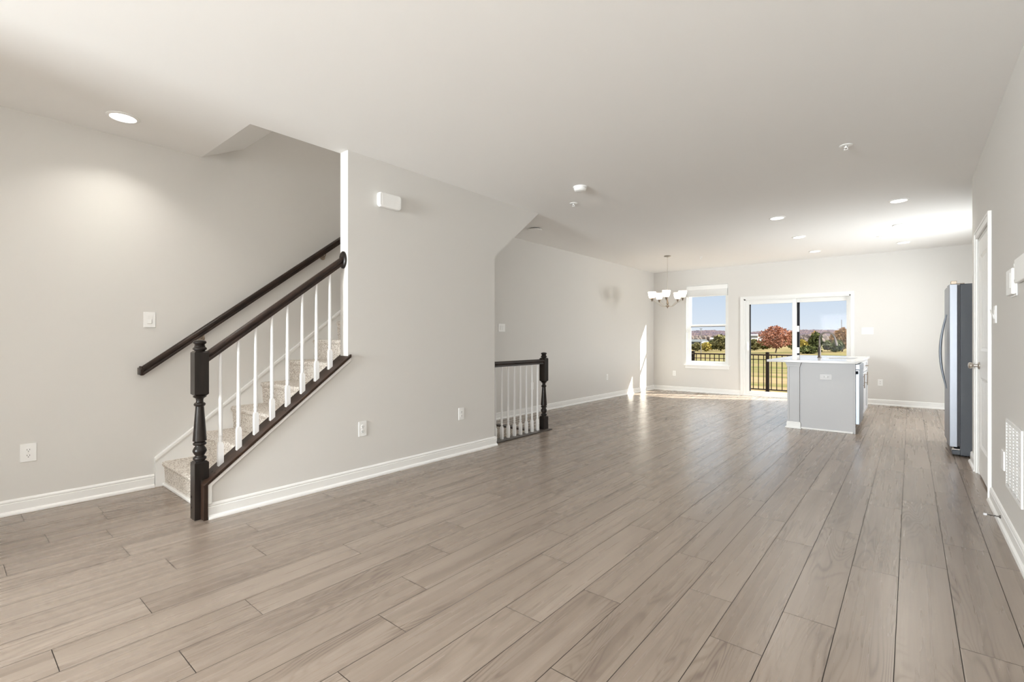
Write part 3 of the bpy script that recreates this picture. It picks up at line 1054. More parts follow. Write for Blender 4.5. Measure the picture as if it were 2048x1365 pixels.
sl.box(x0, x1, a0 + st_w, a1 - st_w, pan[0][1], z1)
for (pz0, pz1) in pan:
    sl.box(x0 + 0.010, x1 - 0.01, a0 + st_w, a1 - st_w, pz0, pz1)
slab = sl.build('slab', M['trim'], dd)
for (pz0, pz1) in pan:
    p = MB()
    ya, yb = a0 + st_w, a1 - st_w
    g = 0.026
    # sloped moulding around the recess and the plank-grooved field
    fr = [((ya, pz0), (ya + g, pz0 + g)), ((yb, pz0), (yb - g, pz0 + g)), ((yb, pz1), (yb - g, pz1 - g)), ((ya, pz1), (ya + g, pz1 - g))]
    for i in range(4):
        j = (i + 1) % 4
        o1, i1 = fr[i]
        o2, i2 = fr[j]
        p.add([(x0, o1[0], o1[1]), (x0, o2[0], o2[1]), (x0 + 0.0095, i2[0], i2[1]), (x0 + 0.0095, i1[0], i1[1])], [(0, 1, 2, 3)])
    nb = 5
    wv = (yb - ya - 2 * g) / nb
    for k in range(nb):
        p.box(x0 + 0.006, x0 + 0.0099, ya + g + wv * k + 0.003, ya + g + wv * (k + 1) - 0.003, pz0 + g + 0.004, pz1 - g - 0.004)
    p.build('panel', M['trim'], slab, bevel=0.0015)
for hz in (0.26, 1.055, 1.82):
    h_ = MB()
    h_.tube([(XR - 0.006, DY0 + 0.012, hz), (XR - 0.006, DY0 + 0.012, hz + 0.092)], 0.006, 10)
    h_.box(XR - 0.001, XR + 0.0025, DY0 + 0.014, DY0 + 0.042, hz, hz + 0.09)
    h_.build('hinge', M['nickel'], dd)
kb = MB()
ky, kz = DY1 - 0.078, 0.955
kb.lathe([(0.001, 0.0), (0.032, 0.0), (0.032, -0.004), (0.026, -0.010), (0.012, -0.013), (0.010, -0.036), (0.018, -0.042), (0.026, -0.050), (0.0275, -0.060), (0.022, -0.070), (0.002, -0.074)], (XR + 0.002, ky, kz), 'X', 24)
kb.build('knob', M['nickel'], dd)


# ================================================================== WALL PLATES
class Face:
    """local (a along the wall, n out of the wall, z up) -> world"""
    def __init__(self, axis, pos, sgn):
        self.axis, self.pos, self.sgn = axis, pos, sgn

    def box(self, mb, a0, a1, n0, n1, z0, z1):
        p0, p1 = self.pos + self.sgn * n0, self.pos + self.sgn * n1
        if self.axis == 'X': mb.box(p0, p1, a0, a1, z0, z1)
        else: mb.box(a0, a1, p0, p1, z0, z1)

    def loc(self, a, z):
        return (self.pos, a, z) if self.axis == 'X' else (a, self.pos, z)

    def disc(self, mb, a, z, r, n0, n1, seg=14, sx=1.0):
        ring = []
        for n in (n0, n1):
            p = self.pos + self.sgn * n
            for k in range(seg):
                t = 2 * PI * k / seg
                aa, zz = a + r * sx * math.cos(t), z + r * math.sin(t)
                ring.append((p, aa, zz) if self.axis == 'X' else (aa, p, zz))
        mb.add(ring, [tuple(range(seg)), tuple(range(seg, 2 * seg))] + [(k, (k + 1) % seg, seg + (k + 1) % seg, seg + k) for k in range(seg)])


LEFT = Face('X', XL, 1)
CENTER = Face('X', XC, 1)
RIGHT = Face('X', XR, -1)
BACK = Face('Y', YB, -1)


def outlet(face, a, z, label, w=0.072, h=0.116, mat=None, horizontal=False, group=None):
    mat = mat or M['white']
    t = thing('electrical_outlet', label, 'outlet', face.loc(a, z), group)
    p = MB()
    face.box(p, a - w / 2, a + w / 2, 0.0005, 0.006, z - h / 2, z + h / 2)
    p.build('plate', mat, t, bevel=0.002)
    for s in (1, -1):
        r = MB()
        ca, cz = (a + s * 0.0195, z) if horizontal else (a, z + s * 0.0195)
        face.disc(r, ca, cz, 0.0165, 0.006, 0.0085, 18, 1.0)
        ro = r.build('receptacle', mat, t)
        q = MB()
        if horizontal:
            for dz in (-0.006, 0.006):
                face.box(q, ca - 0.0055, ca + 0.0035, 0.0085, 0.0092, cz + dz - 0.0011, cz + dz + 0.0011)
            face.disc(q, ca + 0.0095, cz, 0.0028, 0.0085, 0.0092, 8)
        else:
            for da in (-0.0065, 0.0065):
                face.box(q, ca + da - 0.0012, ca + da + 0.0012, 0.0085, 0.0092, cz - 0.003, cz + 0.006)
            face.disc(q, ca, cz - 0.0095, 0.0028, 0.0085, 0.0092, 8)
        q.build('slot', M['slot'], ro)
    sc = MB()
    face.disc(sc, a, z, 0.003, 0.006, 0.0072, 8)
    sc.build('screw', M['screw'], t)
    return t


outlet(LEFT, 0.406, 0.405, 'large white outlet on the bare wall before the stairs', 0.082, 0.124)
outlet(CENTER, 2.302, 0.428, 'white outlet on the wall below the stairs, closer to the newel post', 0.076, 0.124)
outlet(CENTER, 3.458, 0.416, 'white outlet on the wall beside the stairs, by its outer corner', 0.076, 0.124)
outlet(LEFT, 6.112, 0.432, 'white outlet on the dining wall seen between the level railing balusters')
outlet(LEFT, 8.582, 0.425, 'white outlet on the dining wall past the level railing')
outlet(BACK, -4.170, 0.40, 'white outlet low on the far wall beneath the chandelier')
outlet(BACK, -0.416, 0.404, 'white outlet low on the far wall behind the island')


def switch(face, a, z, w, h, gangs, label, kind='rocker', depth=0.007):
    t = thing('light_switch', label, 'switch', face.loc(a, z))
    p = MB()
    face.box(p, a - w / 2, a + w / 2, 0.0005, depth, z - h / 2, z + h / 2)
    p.build('plate', M['white'], t, bevel=0.002)
    for g in range(gangs):
        ga = a + (g - (gangs - 1) / 2) * 0.046
        r = MB()
        face.box(r, ga - 0.0165, ga + 0.0165, depth, depth + 0.003, z - 0.033, z + 0.033)
        ro = r.build('rocker', M['trim'], t, bevel=0.002)
        r = MB()
        face.box(r, ga - 0.014, ga + 0.014, depth + 0.003, depth + 0.006, z - 0.030, z + 0.002)
        r.build('paddle', M['white'], ro, bevel=0.002)
    return t


switch(LEFT, 1.088, 1.34, 0.080, 0.122, 1, 'white light switch on the wall beside the wall handrail')
switch(LEFT, 5.367, 1.353, 0.150, 0.118, 2, 'white double switch plate above the level railing')
switch(BACK, -0.600, 1.332, 0.172, 0.120, 3, 'wide white triple switch plate between sliding door and refrigerator')
tsw = switch(RIGHT, 4.715, 1.357, 0.085, 0.122, 1, 'white light switch with tilted paddle next to the pantry door', depth=0.009)
tg = MB()
tg.prism([(XR - 0.015, 1.405 - 0.06), (XR - 0.030, 1.392 - 0.0), (XR - 0.015, 1.33)], 'Y', 4.695, 4.735)
tg.build('tilted_paddle', M['white'], tsw, bevel=0.001)

# thermostat, second control box, blank plate, return grille
t = thing('thermostat', 'white boxy thermostat on the wall past the pantry door', 'thermostat', (XR, 3.935, 1.43))
p = MB()
p.box(XR - 0.006, XR - 0.0005, 3.84, 4.035, 1.428, 1.592)
p.build('back_plate', M['white'], t, bevel=0.003)
p = MB().box(XR - 0.026, XR - 0.006, 3.845, 4.03, 1.438, 1.585)
body = p.build('body', M['white'], t, bevel=0.006)
MB().box(XR - 0.0275, XR - 0.026, 3.875, 4.0, 1.475, 1.56).build('screen', M['trim'], body)
MB().lathe([(0.002, -0.004), (0.010, -0.003), (0.010, 0)], (XR, 3.955, 1.610), 'X', 12).build('screw_cap', M['white'], t)
t = thing('wall_control_box', 'white control box on the wall at the picture edge beside the thermostat', 'control box', (XR, 3.62, 1.5))
p = MB().box(XR - 0.022, XR - 0.0005, 3.47, 3.775, 1.490, 1.620)
b_ = p.build('body', M['white'], t, bevel=0.004)
MB().lathe([(0.002, -0.003), (0.006, -0.002), (0.006, 0.0005)], (XR - 0.022, 3.757, 1.505), 'X', 10).build('screw', M['screw'], b_)
t = thing('blank_wall_plate', 'small blank white plate low on the wall beside the return grille', 'wall plate', (XR, 4.345, 0.42))
p = MB()
RIGHT.box(p, 4.292, 4.392, 0.0005, 0.010, 0.355, 0.478)
p.build('plate', M['white'], t, bevel=0.002)

g = thing('return_air_grille', 'white louvred return air grille low on the wall at the picture edge', 'air grille', (XR, 3.95, 0.27))
GY0, GY1, GZ0, GZ1 = 3.665, 4.20, 0.285, 0.700
f_ = MB()
f_.box(XR - 0.010, XR - 0.0005, GY0, GY0 + 0.028, GZ0, GZ1)
f_.box(XR - 0.010, XR - 0.0005, GY1 - 0.022, GY1, GZ0, GZ1)
f_.box(XR - 0.010, XR - 0.0005, GY0 + 0.028, GY1 - 0.022, GZ0, GZ0 + 0.022)
f_.box(XR - 0.010, XR - 0.0005, GY0 + 0.028, GY1 - 0.022, GZ1 - 0.022, GZ1)
for q in range(1, 4):
    yq = GY0 + 0.028 + (GY1 - GY0 - 0.05) * q / 4
    f_.box(XR - 0.009, XR - 0.001, yq - 0.004, yq + 0.004, GZ0 + 0.022, GZ1 - 0.022)
f_.build('frame', M['white'], g, bevel=0.0015)
MB().box(XR - 0.0016, XR - 0.0006, GY0 + 0.02, GY1 - 0.02, GZ0 + 0.02, GZ1 - 0.02).build('duct_opening', M['gasket'], g)
lv = MB()
nl = 20
for k in range(nl):
    z = GZ0 + 0.024 + (GZ1 - GZ0 - 0.048) * (k + 0.5) / nl
    lv.prism([(XR - 0.0086, z - 0.0055), (XR - 0.0086, z + 0.0005), (XR - 0.002, z + 0.0065), (XR - 0.002, z + 0.0035)], 'Y', GY0 + 0.026, GY1 - 0.020)
lv.build('louvers', M['white'], g)

ds = thing('door_stop', 'spring door stop with white tip sticking out from the baseboard', 'door stop', (XR - 0.014, 4.36, 0.045))
dp = [(XR - 0.016 - 0.062 * q / 40, 4.36, 0.047) for q in range(41)]
sp = [(x, 4.36 + 0.0042 * math.cos(q * 1.9), 0.047 + 0.0042 * math.sin(q * 1.9)) for q, (x, _, _) in enumerate(dp)]
MB().tube(sp, 0.0016, 5).build('spring', M['spring'], ds)
MB().lathe([(0.001, 0), (0.012, 0), (0.010, -0.006), (0.005, -0.010)], (XR - 0.0136, 4.36, 0.047), 'X', 12).build('base', M['spring'], ds)
MB().lathe([(0.003, 0), (0.0075, 0), (0.0075, -0.016), (0.002, -0.018)], (XR - 0.077, 4.36, 0.047), 'X', 12).build('tip', M['rubber'], ds)

# door chime box high on the central wall
ch = thing('chime_box', 'white rounded door chime box high on the wall beside the stairs', 'chime', (XC, 2.56, 2.39))
cb = MB()
out = []
y0, y1, z0, z1, r = 2.440, 2.672, 2.335, 2.462, 0.026
for (cy, cz, a0_) in ((y1 - r, z1 - r, 0), (y0 + r, z1 - r, 90), (y0 + r, z0 + r, 180), (y1 - r, z0 + r, 270)):
    for q in range(5):
        a = math.radians(a0_ + 90 * q / 4)
        out.append((cy + r * math.cos(a), cz + r * math.sin(a)))
cb.prism(out, 'X', XC + 0.001, XC + 0.048)
cbo = cb.build('cover', M['white'], ch, bevel=0.010, segs=3)
MB().box(XC + 0.0475, XC + 0.0490, 2.470, 2.474, 2.355, 2.442).build('seam', M['trim'], cbo)

# floor registers at the far wall
def floor_register(label, x0, x1, y0, y1):
    t = thing('floor_register', label, 'floor vent', ((x0 + x1) / 2, (y0 + y1) / 2, 0))
    p = MB()
    p.box(x0, x1, y0, y0 + 0.014, 0.0004, 0.005)
    p.box(x0, x1, y1 - 0.014, y1, 0.0004, 0.005)
    p.box(x0, x0 + 0.014, y0 + 0.014, y1 - 0.014, 0.0004, 0.005)
    p.box(x1 - 0.014, x1, y0 + 0.014, y1 - 0.014, 0.0004, 0.005)
    n = 14
    for k in range(1, n):
        xx = x0 + 0.014 + (x1 - x0 - 0.028) * k / n
        p.box(xx - 0.0035, xx + 0.0035, y0 + 0.014, y1 - 0.014, 0.0004, 0.004)
    p.build('grille', M['strip_tan'], t)
    MB().box(x0 + 0.012, x1 - 0.012, y0 + 0.012, y1 - 0.012, 0.0002, 0.0012).build('duct_opening', M['dark'], t)


M['strip_tan'] = paint('tan_register', (0.36, 0.29, 0.23), 0.5)
floor_register('brown floor register below the window', -3.58, -3.28, 10.43, 10.55)
floor_register('brown floor register between the island and the refrigerator', -0.285, -0.005, 10.55, 10.67)

# ================================================================== CEILING FITTINGS
def recessed(x, y, label, power=8.0, group=None, spread=150, H=H):
    t = thing('recessed_light', label, 'ceiling light', (x, y, H), group)
    rg = MB()
    rg.lathe([(0.094, -0.0006), (0.095, -0.004), (0.090, -0.008), (0.076, -0.010), (0.074, -0.006), (0.074, -0.0006)], (x, y, H), seg=32)
    rg.build('trim_ring', M['white'], t)
    MB().lathe([(0.001, -0.0065), (0.073, -0.0065), (0.073, -0.001), (0.001, -0.001)], (x, y, H), seg=28).build('lens', M['lens'], t)
    if power:
        area_light('recessed_lamp', (x, y, H - 0.012), (0, 0, -1), 0.14, 0.14, power, (1.0, 0.95, 0.88), spread, 'DISK')


recessed(-4.19, 2.9, 'unseen recessed light added in the upstairs ceiling to brighten the stairwell', 13, None, 150, 5.25)  # added lamp out of view, brightens the upper stairwell wall
recessed(-4.240, 0.838, 'lit recessed light over the wall before the stairs', 3.6, None, 118)
KP = 6.0
recessed(-0.100, 6.906, 'lit recessed light over the space between island and pantry wall, first in its row', KP, 'kitchen recessed lights')
recessed(-0.100, 8.404, 'lit recessed light in the row in front of the refrigerator, middle one', KP, 'kitchen recessed lights')
recessed(-0.085, 9.953, 'lit recessed light in the refrigerator row, closest to the far wall', 2.0, 'kitchen recessed lights')
recessed(-1.315, 6.903, 'lit recessed light over the dining side of the island, first in its row', KP, 'kitchen recessed lights')
recessed(-1.305, 8.403, 'lit recessed light in the row over the island, middle one', KP, 'kitchen recessed lights')
recessed(-1.300, 9.950, 'lit recessed light before the sliding door, close to the far wall', 3.0, 'kitchen recessed lights')

for q, (x, y) in enumerate(((-1.25, 0.838), (-1.25, -1.6), (-1.25, -4.0))):  # added lamps out of view, fill for the middle of the room
    recessed(x, y, 'unseen recessed light added as fill in the living room ceiling behind the viewer', 7, 'added fill lights')

t = thing('smoke_detector', 'white round smoke detector on the ceiling with a tapered body', 'smoke detector', (-2.597, 4.211, H))
MB().lathe([(0.070, -0.0005), (0.070, -0.010), (0.066, -0.014)], (-2.597, 4.211, H), seg=32).build('base', M['white'], t)
MB().lathe([(0.062, -0.012), (0.064, -0.024), (0.056, -0.040), (0.046, -0.046), (0.001, -0.048)], (-2.597, 4.211, H), seg=32).build('body', M['white'], t)

t = thing('flush_ceiling_disc', 'plain white unlit disc fixture on the ceiling by the sloped wall end', 'ceiling fixture', (-4.07, 5.40, H))
MB().lathe([(0.080, -0.0005), (0.080, -0.013)], (-4.07, 5.40, H), seg=32).build('base', M['siding'], t)
MB().lathe([(0.060, -0.013), (0.100, -0.013), (0.102, -0.020), (0.092, -0.030), (0.001, -0.032)], (-4.07, 5.40, H), seg=32).build('cover', M['white'], t)


def sprinkler(x, y, label, r=0.045):
    t = thing('fire_sprinkler', label, 'sprinkler', (x, y, H))
    MB().lathe([(r, -0.0005), (r, -0.004), (r * 0.8, -0.008), (r * 0.45, -0.007), (r * 0.40, -0.0006)], (x, y, H), seg=24).build('escutcheon', M['white'], t)
    p = MB()
    p.tube([(x, y, H - 0.004), (x, y, H - 0.020)], 0.007, 8)
    for s in (-1, 1):
        p.tube([(x + s * 0.006, y, H - 0.016), (x + s * 0.013, y, H - 0.026), (x + s * 0.004, y, H - 0.038)], 0.0025, 6)
    p.build('frame', M['white'], t)
    MB().lathe([(0.001, -0.038), (0.018, -0.038), (0.018, -0.041), (0.001, -0.041)], (x, y, H), seg=14).build('deflector', M['white'], t)


sprinkler(-0.398, 4.675, 'white fire sprinkler on the ceiling nearest the pantry door')
sprinkler(-2.970, 4.675, 'white fire sprinkler on the ceiling beside the smoke detector')
sprinkler(-0.354, 9.147, 'white fire sprinkler among the kitchen recessed lights')
sprinkler(-3.057, 9.289, 'white fire sprinkler on the ceiling by the chandelier', 0.035)

# ---- chandelier
CXc, CYc = -3.493, 8.749
chn = thing('chandelier', 'five-arm nickel chandelier with lit frosted bell shades', 'chandelier', (CXc, CYc, H))
MB().lathe([(0.060, -0.0005), (0.062, -0.010), (0.055, -0.020), (0.020, -0.026), (0.008, -0.034)], (CXc, CYc, H), seg=24).build('canopy', M['nickel'], chn)
rod = MB()
rod.tube([(CXc, CYc, H - 0.03), (CXc, CYc, 2.395)], 0.0045, 8)
rod.tube([(CXc, CYc, 2.295), (CXc, CYc, 1.86)], 0.0065, 8)
rod.build('stem', M['nickel'], chn)
cl = MB()
for k in range(5):
    zc_ = 2.305 + 0.020 * k
    ring = []
    for q in range(13):
        a = 2 * PI * q / 12
        dx, dz = 0.006 * math.cos(a), 0.013 * math.sin(a)
        ring.append((CXc + dx, CYc, zc_ + dz) if k % 2 else (CXc, CYc + dx, zc_ + dz))
    cl.tube(ring, 0.0018, 6)
cl.build('chain', M['nickel'], chn)
hb_ = MB()
hb_.lathe([(0.004, 0.100), (0.010, 0.085), (0.012, 0.060), (0.022, 0.035), (0.026, 0.012), (0.016, 0.0), (0.012, -0.01), (0.030, -0.020), (0.034, -0.032), (0.024, -0.046), (0.010, -0.058), (0.007, -0.070), (0.001, -0.078)], (CXc, CYc, 1.835), seg=20)
hb_.build('hub', M['nickel_dark'], chn)
cy_, sy_ = math.cos(YAW), math.sin(YAW)
rgt = Vector((cy_, sy_, 0))
tow = Vector((sy_, -cy_, 0))
for kk in range(5):
    a = math.radians(50 + 72 * kk)
    d = rgt * math.sin(a) + tow * math.cos(a)
    O = Vector((CXc, CYc, 0))
    R = 0.285
    pts = []
    for q in range(13):
        t_ = q / 12
        rr = 0.02 + (R - 0.02) * t_
        z = 1.812 - 0.020 * math.sin(PI * min(1, t_ * 1.9)) + 0.115 * (max(0, t_ - 0.22) / 0.78) ** 1.5
        pts.append(O + d * rr + Vector((0, 0, z)))
    arm = MB().tube(pts, 0.0055, 8).build('arm', M['nickel'], chn)
    e_ = O + d * R
    cu = MB()
    cu.lathe([(0.004, 1.890), (0.014, 1.905), (0.016, 1.915), (0.024, 1.935), (0.036, 1.946), (0.034, 1.950)], (e_.x, e_.y, 0), seg=16)
    cu.build('cup', M['nickel_dark'], arm)
    sh = MB()
    sh.lathe([(0.030, 1.948), (0.046, 1.958), (0.058, 1.985), (0.065, 2.02), (0.072, 2.068), (0.0705, 2.068)], (e_.x, e_.y, 0), seg=22)
    sh.build('lamp_shade', M['frosted'], arm)
    ld = bpy.data.lights.new('chandelier_bulb', 'POINT')
    ld.energy = 4.5
    ld.color = (1.0, 0.88, 0.72)
    ld.shadow_soft_size = 0.025
    lo_ = bpy.data.objects.new('chandelier_bulb', ld)
    lo_.location = (e_.x, e_.y, 2.03)
    COL.objects.link(lo_)

# ================================================================== KITCHEN
IY0, IY1 = 7.32, 9.36
isl = thing('kitchen_island', 'pale grey kitchen island with a square pilaster and bar-pull doors', 'island', (-0.85, 8.3, 0))
c = MB()
c.box(-1.105, -0.535, 7.952, IY1, 0.10, 0.660)
c.box(-1.105, -0.605, 7.952, IY1, 0.0, 0.10)
c.box(-1.105, -0.990, 7.952, IY1, 0.660, 0.874)
c.box(-0.590, -0.535, 7.952, IY1, 0.660, 0.874)
c.box(-0.990, -0.590, 7.952, 8.15, 0.660, 0.874)
c.box(-0.990, -0.590, 8.88, IY1, 0.660, 0.874)
c.build('cabinet_box', M['cabinet'], isl)
c = MB()
c.box(-1.130, -0.545, IY0, IY0 + 0.02, 0.0, 0.874)
c.box(-0.545, -0.526, IY0 - 0.002, IY0 + 0.02, 0.0, 0.874)
c.box(-1.130, -1.106, IY0 + 0.02, IY1, 0.0, 0.874)
c.build('end_panel', M['cabinet'], isl, bevel=0.0015)
c = MB()
c.box(-1.118, -0.548, IY0 - 0.012, IY0 - 0.0003, 0.0, 0.022)
c.build('shoe_moulding', M['trim'], isl, bevel=0.005)


def pilaster(y0, y1):
    c = MB()
    xa, xb = -1.268, -1.126
    c.box(xa, xb, y0, y1, 0.0, 0.874)
    fw = 0.022
    for (a, b_) in ((xa, xa + fw), (xb - fw, xb)):
        c.box(a, b_, y0 - 0.008, y0 + 0.001, 0.08, 0.83)
    c.box(xa + fw, xb - fw, y0 - 0.0078, y0 + 0.001, 0.08, 0.105)
    o = c.build('pilaster', M['cabinet'], isl, bevel=0.001)
    k = MB()
    for (e0, zb, zt) in ((0.007, 0.818, 0.842), (0.013, 0.842, 0.860), (0.020, 0.860, 0.874)):
        k.box(xa - e0, xb + e0, y0 - 0.004 - e0, y1 + e0 * 0.3, zb, zt)
    k.build('capital', M['cabinet'], o, bevel=0.002)
    k = MB()
    k.box(xa - 0.010, xb + 0.012, y0 - 0.014, y1, 0.0, 0.076)
    k.box(xa - 0.005, xb + 0.008, y0 - 0.010, y1, 0.076, 0.088)
    k.box(xa - 0.024, xb + 0.020, y0 - 0.026, y1, 0.0, 0.016)
    k.build('plinth', M['trim'], o, bevel=0.003)


pilaster(IY0 - 0.02, IY0 + 0.115)
pilaster(IY1 - 0.115, IY1 + 0.0)


def bar_pull(parent, x, y, z, length, axis):
    p = MB()
    hx = x + 0.034
    if axis == 'Z':
        p.tube([(hx, y, z - length / 2), (hx, y, z + length / 2)], 0.006, 10)
        ends = [(y, z - length * 0.32), (y, z + length * 0.32)]
    else:
        p.tube([(hx, y - length / 2, z), (hx, y + length / 2, z)], 0.006, 10)
        ends = [(y - length * 0.32, z), (y + length * 0.32, z)]
    for (yy, zz) in ends:
        p.tube([(x, yy, zz), (hx, yy, zz)], 0.0045, 8)
    return p.build('handle', M['nickel_dark'], parent)


def shaker(name, y0, y1, z0, z1, pull=None):
    c = MB()
    xa, xb = -0.5345, -0.515
    fw = 0.055 if z1 - z0 > 0.3 else 0.03
    c.box(xa, xb, y0, y0 + fw, z0, z1)
    c.box(xa, xb, y1 - fw, y1, z0, z1)
    c.box(xa, xb, y0 + fw, y1 - fw, z0, z0 + fw)
    c.box(xa, xb, y0 + fw, y1 - fw, z1 - fw, z1)
    c.box(xa, xb - 0.008, y0 + fw, y1 - fw, z0 + fw, z1 - fw)
    o = c.build(name, M['cabinet'], isl, bevel=0.001)
    if pull:
        bar_pull(o, xb, *pull)
    return o


shaker('door', 7.955, 8.545, 0.115, 0.700, (8.09, 0.61, 0.19, 'Z'))
shaker('door', 8.555, 9.145, 0.115, 0.700, (8.69, 0.61, 0.19, 'Z'))
shaker('drawer_front', 7.955, 8.545, 0.712, 0.866)
shaker('drawer_front', 8.555, 9.145, 0.712, 0.866, (8.85, 0.79, 0.15, 'Y'))
shaker('filler_panel', 9.152, 9.355, 0.115, 0.866)

dw = thing('dishwasher', 'stainless steel dishwasher built into the island end', 'dishwasher', (-0.51, 7.64, 0.1))
MB().box(-0.5345, -0.486, 7.345, 7.945, 0.118, 0.800).build('door', M['steel'], dw, bevel=0.004)
cpn = MB().box(-0.5345, -0.484, 7.345, 7.945, 0.803, 0.868).build('control_panel', M['steel'], dw, bevel=0.003)
MB().box(-0.526, -0.498, 7.3435, 7.346, 0.745, 0.785).build('side_vent', M['gasket'], dw)
MB().box(-1.080, -0.5350, 7.345, 7.945, 0.115, 0.868).build('tub', M['gasket'], dw)
MB().box(-0.620, -0.600, 7.345, 7.945, 0.0, 0.112).build('kick_plate', M['gasket'], dw)
pk = MB().tube([(-0.4855, 7.42, 0.765), (-0.452, 7.43, 0.765), (-0.452, 7.86, 0.765), (-0.4855, 7.87, 0.765)], 0.008, 8)

# countertop with the sink cut-out
ct = MB()
TX0, TX1, TY0, TY1, TZ0, TZ1 = -1.513, -0.503, 7.272, 9.62, 0.876, 0.906
HX0, HX1, HY0, HY1 = -0.975, -0.605, 8.17, 8.86
xs, ys = [TX0, HX0, HX1, TX1], [TY0, HY0, HY1, TY1]
grid = {}
vs = []
for zi, z in enumerate((TZ0, TZ1)):
    for i, x in enumerate(xs):
        for j, y in enumerate(ys):
            grid[(i, j, zi)] = len(vs)
            vs.append((x, y, z))
fs = []
for i in range(3):
    for j in range(3):
        if (i, j) == (1, 1): continue
        for zi in (0, 1):
            fs.append((grid[(i, j, zi)], grid[(i + 1, j, zi)], grid[(i + 1, j + 1, zi)], grid[(i, j + 1, zi)]))
def side(p, q): fs.append((grid[p + (0,)], grid[q + (0,)], grid[q + (1,)], grid[p + (1,)]))
for i in range(3):
    side((i, 0), (i + 1, 0)); side((i, 3), (i + 1, 3)); side((0, i), (0, i + 1)); side((3, i), (3, i + 1))
side((1, 1), (2, 1)); side((1, 2), (2, 2)); side((1, 1), (1, 2)); side((2, 1), (2, 2))
ct.add(vs, fs)
tag(ct.build('countertop', M['quartz'], None, origin=(-1.0, 8.4, TZ0), bevel=0.003), 'pale polished quartz countertop overhanging the kitchen island', 'countertop')
sk_ = MB()
sd = 0.20
sk_.box(HX0 - 0.012, HX0 - 0.002, HY0 - 0.01, HY1 + 0.01, TZ0 - sd, TZ0 - 0.001)
sk_.box(HX1 + 0.002, HX1 + 0.012, HY0 - 0.01, HY1 + 0.01, TZ0 - sd, TZ0 - 0.001)
sk_.box(HX0 - 0.002, HX1 + 0.002, HY0 - 0.012, HY0 - 0.002, TZ0 - sd, TZ0 - 0.001)
sk_.box(HX0 - 0.002, HX1 + 0.002, HY1 + 0.002, HY1 + 0.012, TZ0 - sd, TZ0 - 0.001)
sk_.box(HX0 - 0.012, HX1 + 0.012, HY0 - 0.012, HY1 + 0.012, TZ0 - sd - 0.008, TZ0 - sd)
snk = thing('kitchen_sink', 'undermount steel sink set in the island countertop', 'sink', (-0.79, 8.5, TZ0 - sd))
sb_ = sk_.build('basin', M['sink_steel'], snk)
MB().lathe([(0.001, 0.001), (0.045, 0.001), (0.045, 0.004), (0.02, 0.002), (0.001, 0.002)], (-0.79, 8.5, TZ0 - sd), seg=20).build('drain', M['nickel'], snk)

fc = thing('kitchen_faucet', 'tall dark gooseneck faucet standing by the island sink', 'faucet', (-1.045, 8.45, TZ1))
fx, fy = -1.045, 8.45
b_ = MB().lathe([(0.030, 0.0003), (0.030, 0.006), (0.024, 0.010), (0.021, 0.020), (0.0205, 0.150), (0.018, 0.158), (0.014, 0.160)], (fx, fy, TZ1), seg=20)
b_.build('body', M['faucet'], fc)
pts = [(fx, fy, TZ1 + 0.15), (fx, fy, TZ1 + 0.26)]
R = 0.095
for q in range(1, 12):
    a = PI - (PI * 0.93) * q / 11
    pts.append((fx + R + R * math.cos(a), fy, TZ1 + 0.285 + R * 1.0 * math.sin(a)))
MB().tube(pts, 0.0125, 12).build('spout', M['faucet'], fc)
ex, ez = pts[-1][0], pts[-1][2]
MB().tube([(ex, fy, ez + 0.002), (ex + 0.012, fy, ez - 0.05), (ex + 0.022, fy, ez - 0.10), (ex + 0.026, fy, ez - 0.125)], [0.0125, 0.015, 0.0175, 0.016], 12).build('spray_head', M['faucet'], fc)
MB().tube([(fx, fy + 0.018, TZ1 + 0.10), (fx, fy + 0.045, TZ1 + 0.105), (fx + 0.01, fy + 0.06, TZ1 + 0.16)], [0.010, 0.008, 0.005], 10).build('lever', M['faucet'], fc)

io = Face('Y', IY0, -1)
outlet(io, -0.835, 0.699, 'pale outlet mounted sideways on the island end panel', 0.130, 0.074, M['cab_plate'], True)

# ---- refrigerator, seen from its side
rf = thing('refrigerator', 'stainless side-by-side refrigerator with slate grey sides', 'refrigerator', (0.75, 7.05, 0))
FY0, FY1 = 6.60, 7.51
MB().box(0.386, 1.15, FY0, FY1, 0.012, 1.742).build('cabinet', M['fridge_side'], rf, bevel=0.003)
MB().box(0.366, 0.3865, FY0 + 0.012, FY1 - 0.012, 0.10, 1.735).build('gasket', M['fridge_gap'], rf)
for (a, b_) in ((FY0 + 0.001, 6.985), (6.993, FY1)):
    c = MB()
    n = 8
    prof = [(0.365, a), (0.365, b_)]
    # slightly bowed front face
    arc = [(0.308 - 0.010 * math.sin(PI * q / n), b_ + (a - b_) * q / n) for q in range(n + 1)]
    c.prism(prof + arc, 'Z', 0.092, 1.742)
    d_ = c.build('door', M['fridge_door'], rf, bevel=0.002)
    hy = 6.955 if a < 6.7 else 7.025
    hp = []
    for q in range(15):
        t_ = q / 14
        hp.append((0.300 - 0.050 * math.sin(PI * t_), hy, 0.650 + 0.800 * t_))
    MB().tube(hp, [0.006 + 0.006 * math.sin(PI * q / 14) for q in range(15)], 10).build('handle', M['steel'], d_)
for a in (FY0 + 0.005, FY1 - 0.065):
    c = MB().box(0.316, 0.362, a, a + 0.06, 1.743, 1.775)
    c.box(0.330, 0.420, a + 0.005, a + 0.05, 1.7432, 1.752)
    c.build('hinge_cover', M['nickel_dark'], rf, bevel=0.003)
MB().box(0.325, 0.386, FY0 + 0.004, FY1 - 0.004, 0.014, 0.062).build('base_grille', M['fridge_side'], rf, bevel=0.003)
c = MB()
c.tube([(0.335, FY0 + 0.02, 0.065), (0.335, FY0 + 0.02, 0.090)], 0.008, 8)
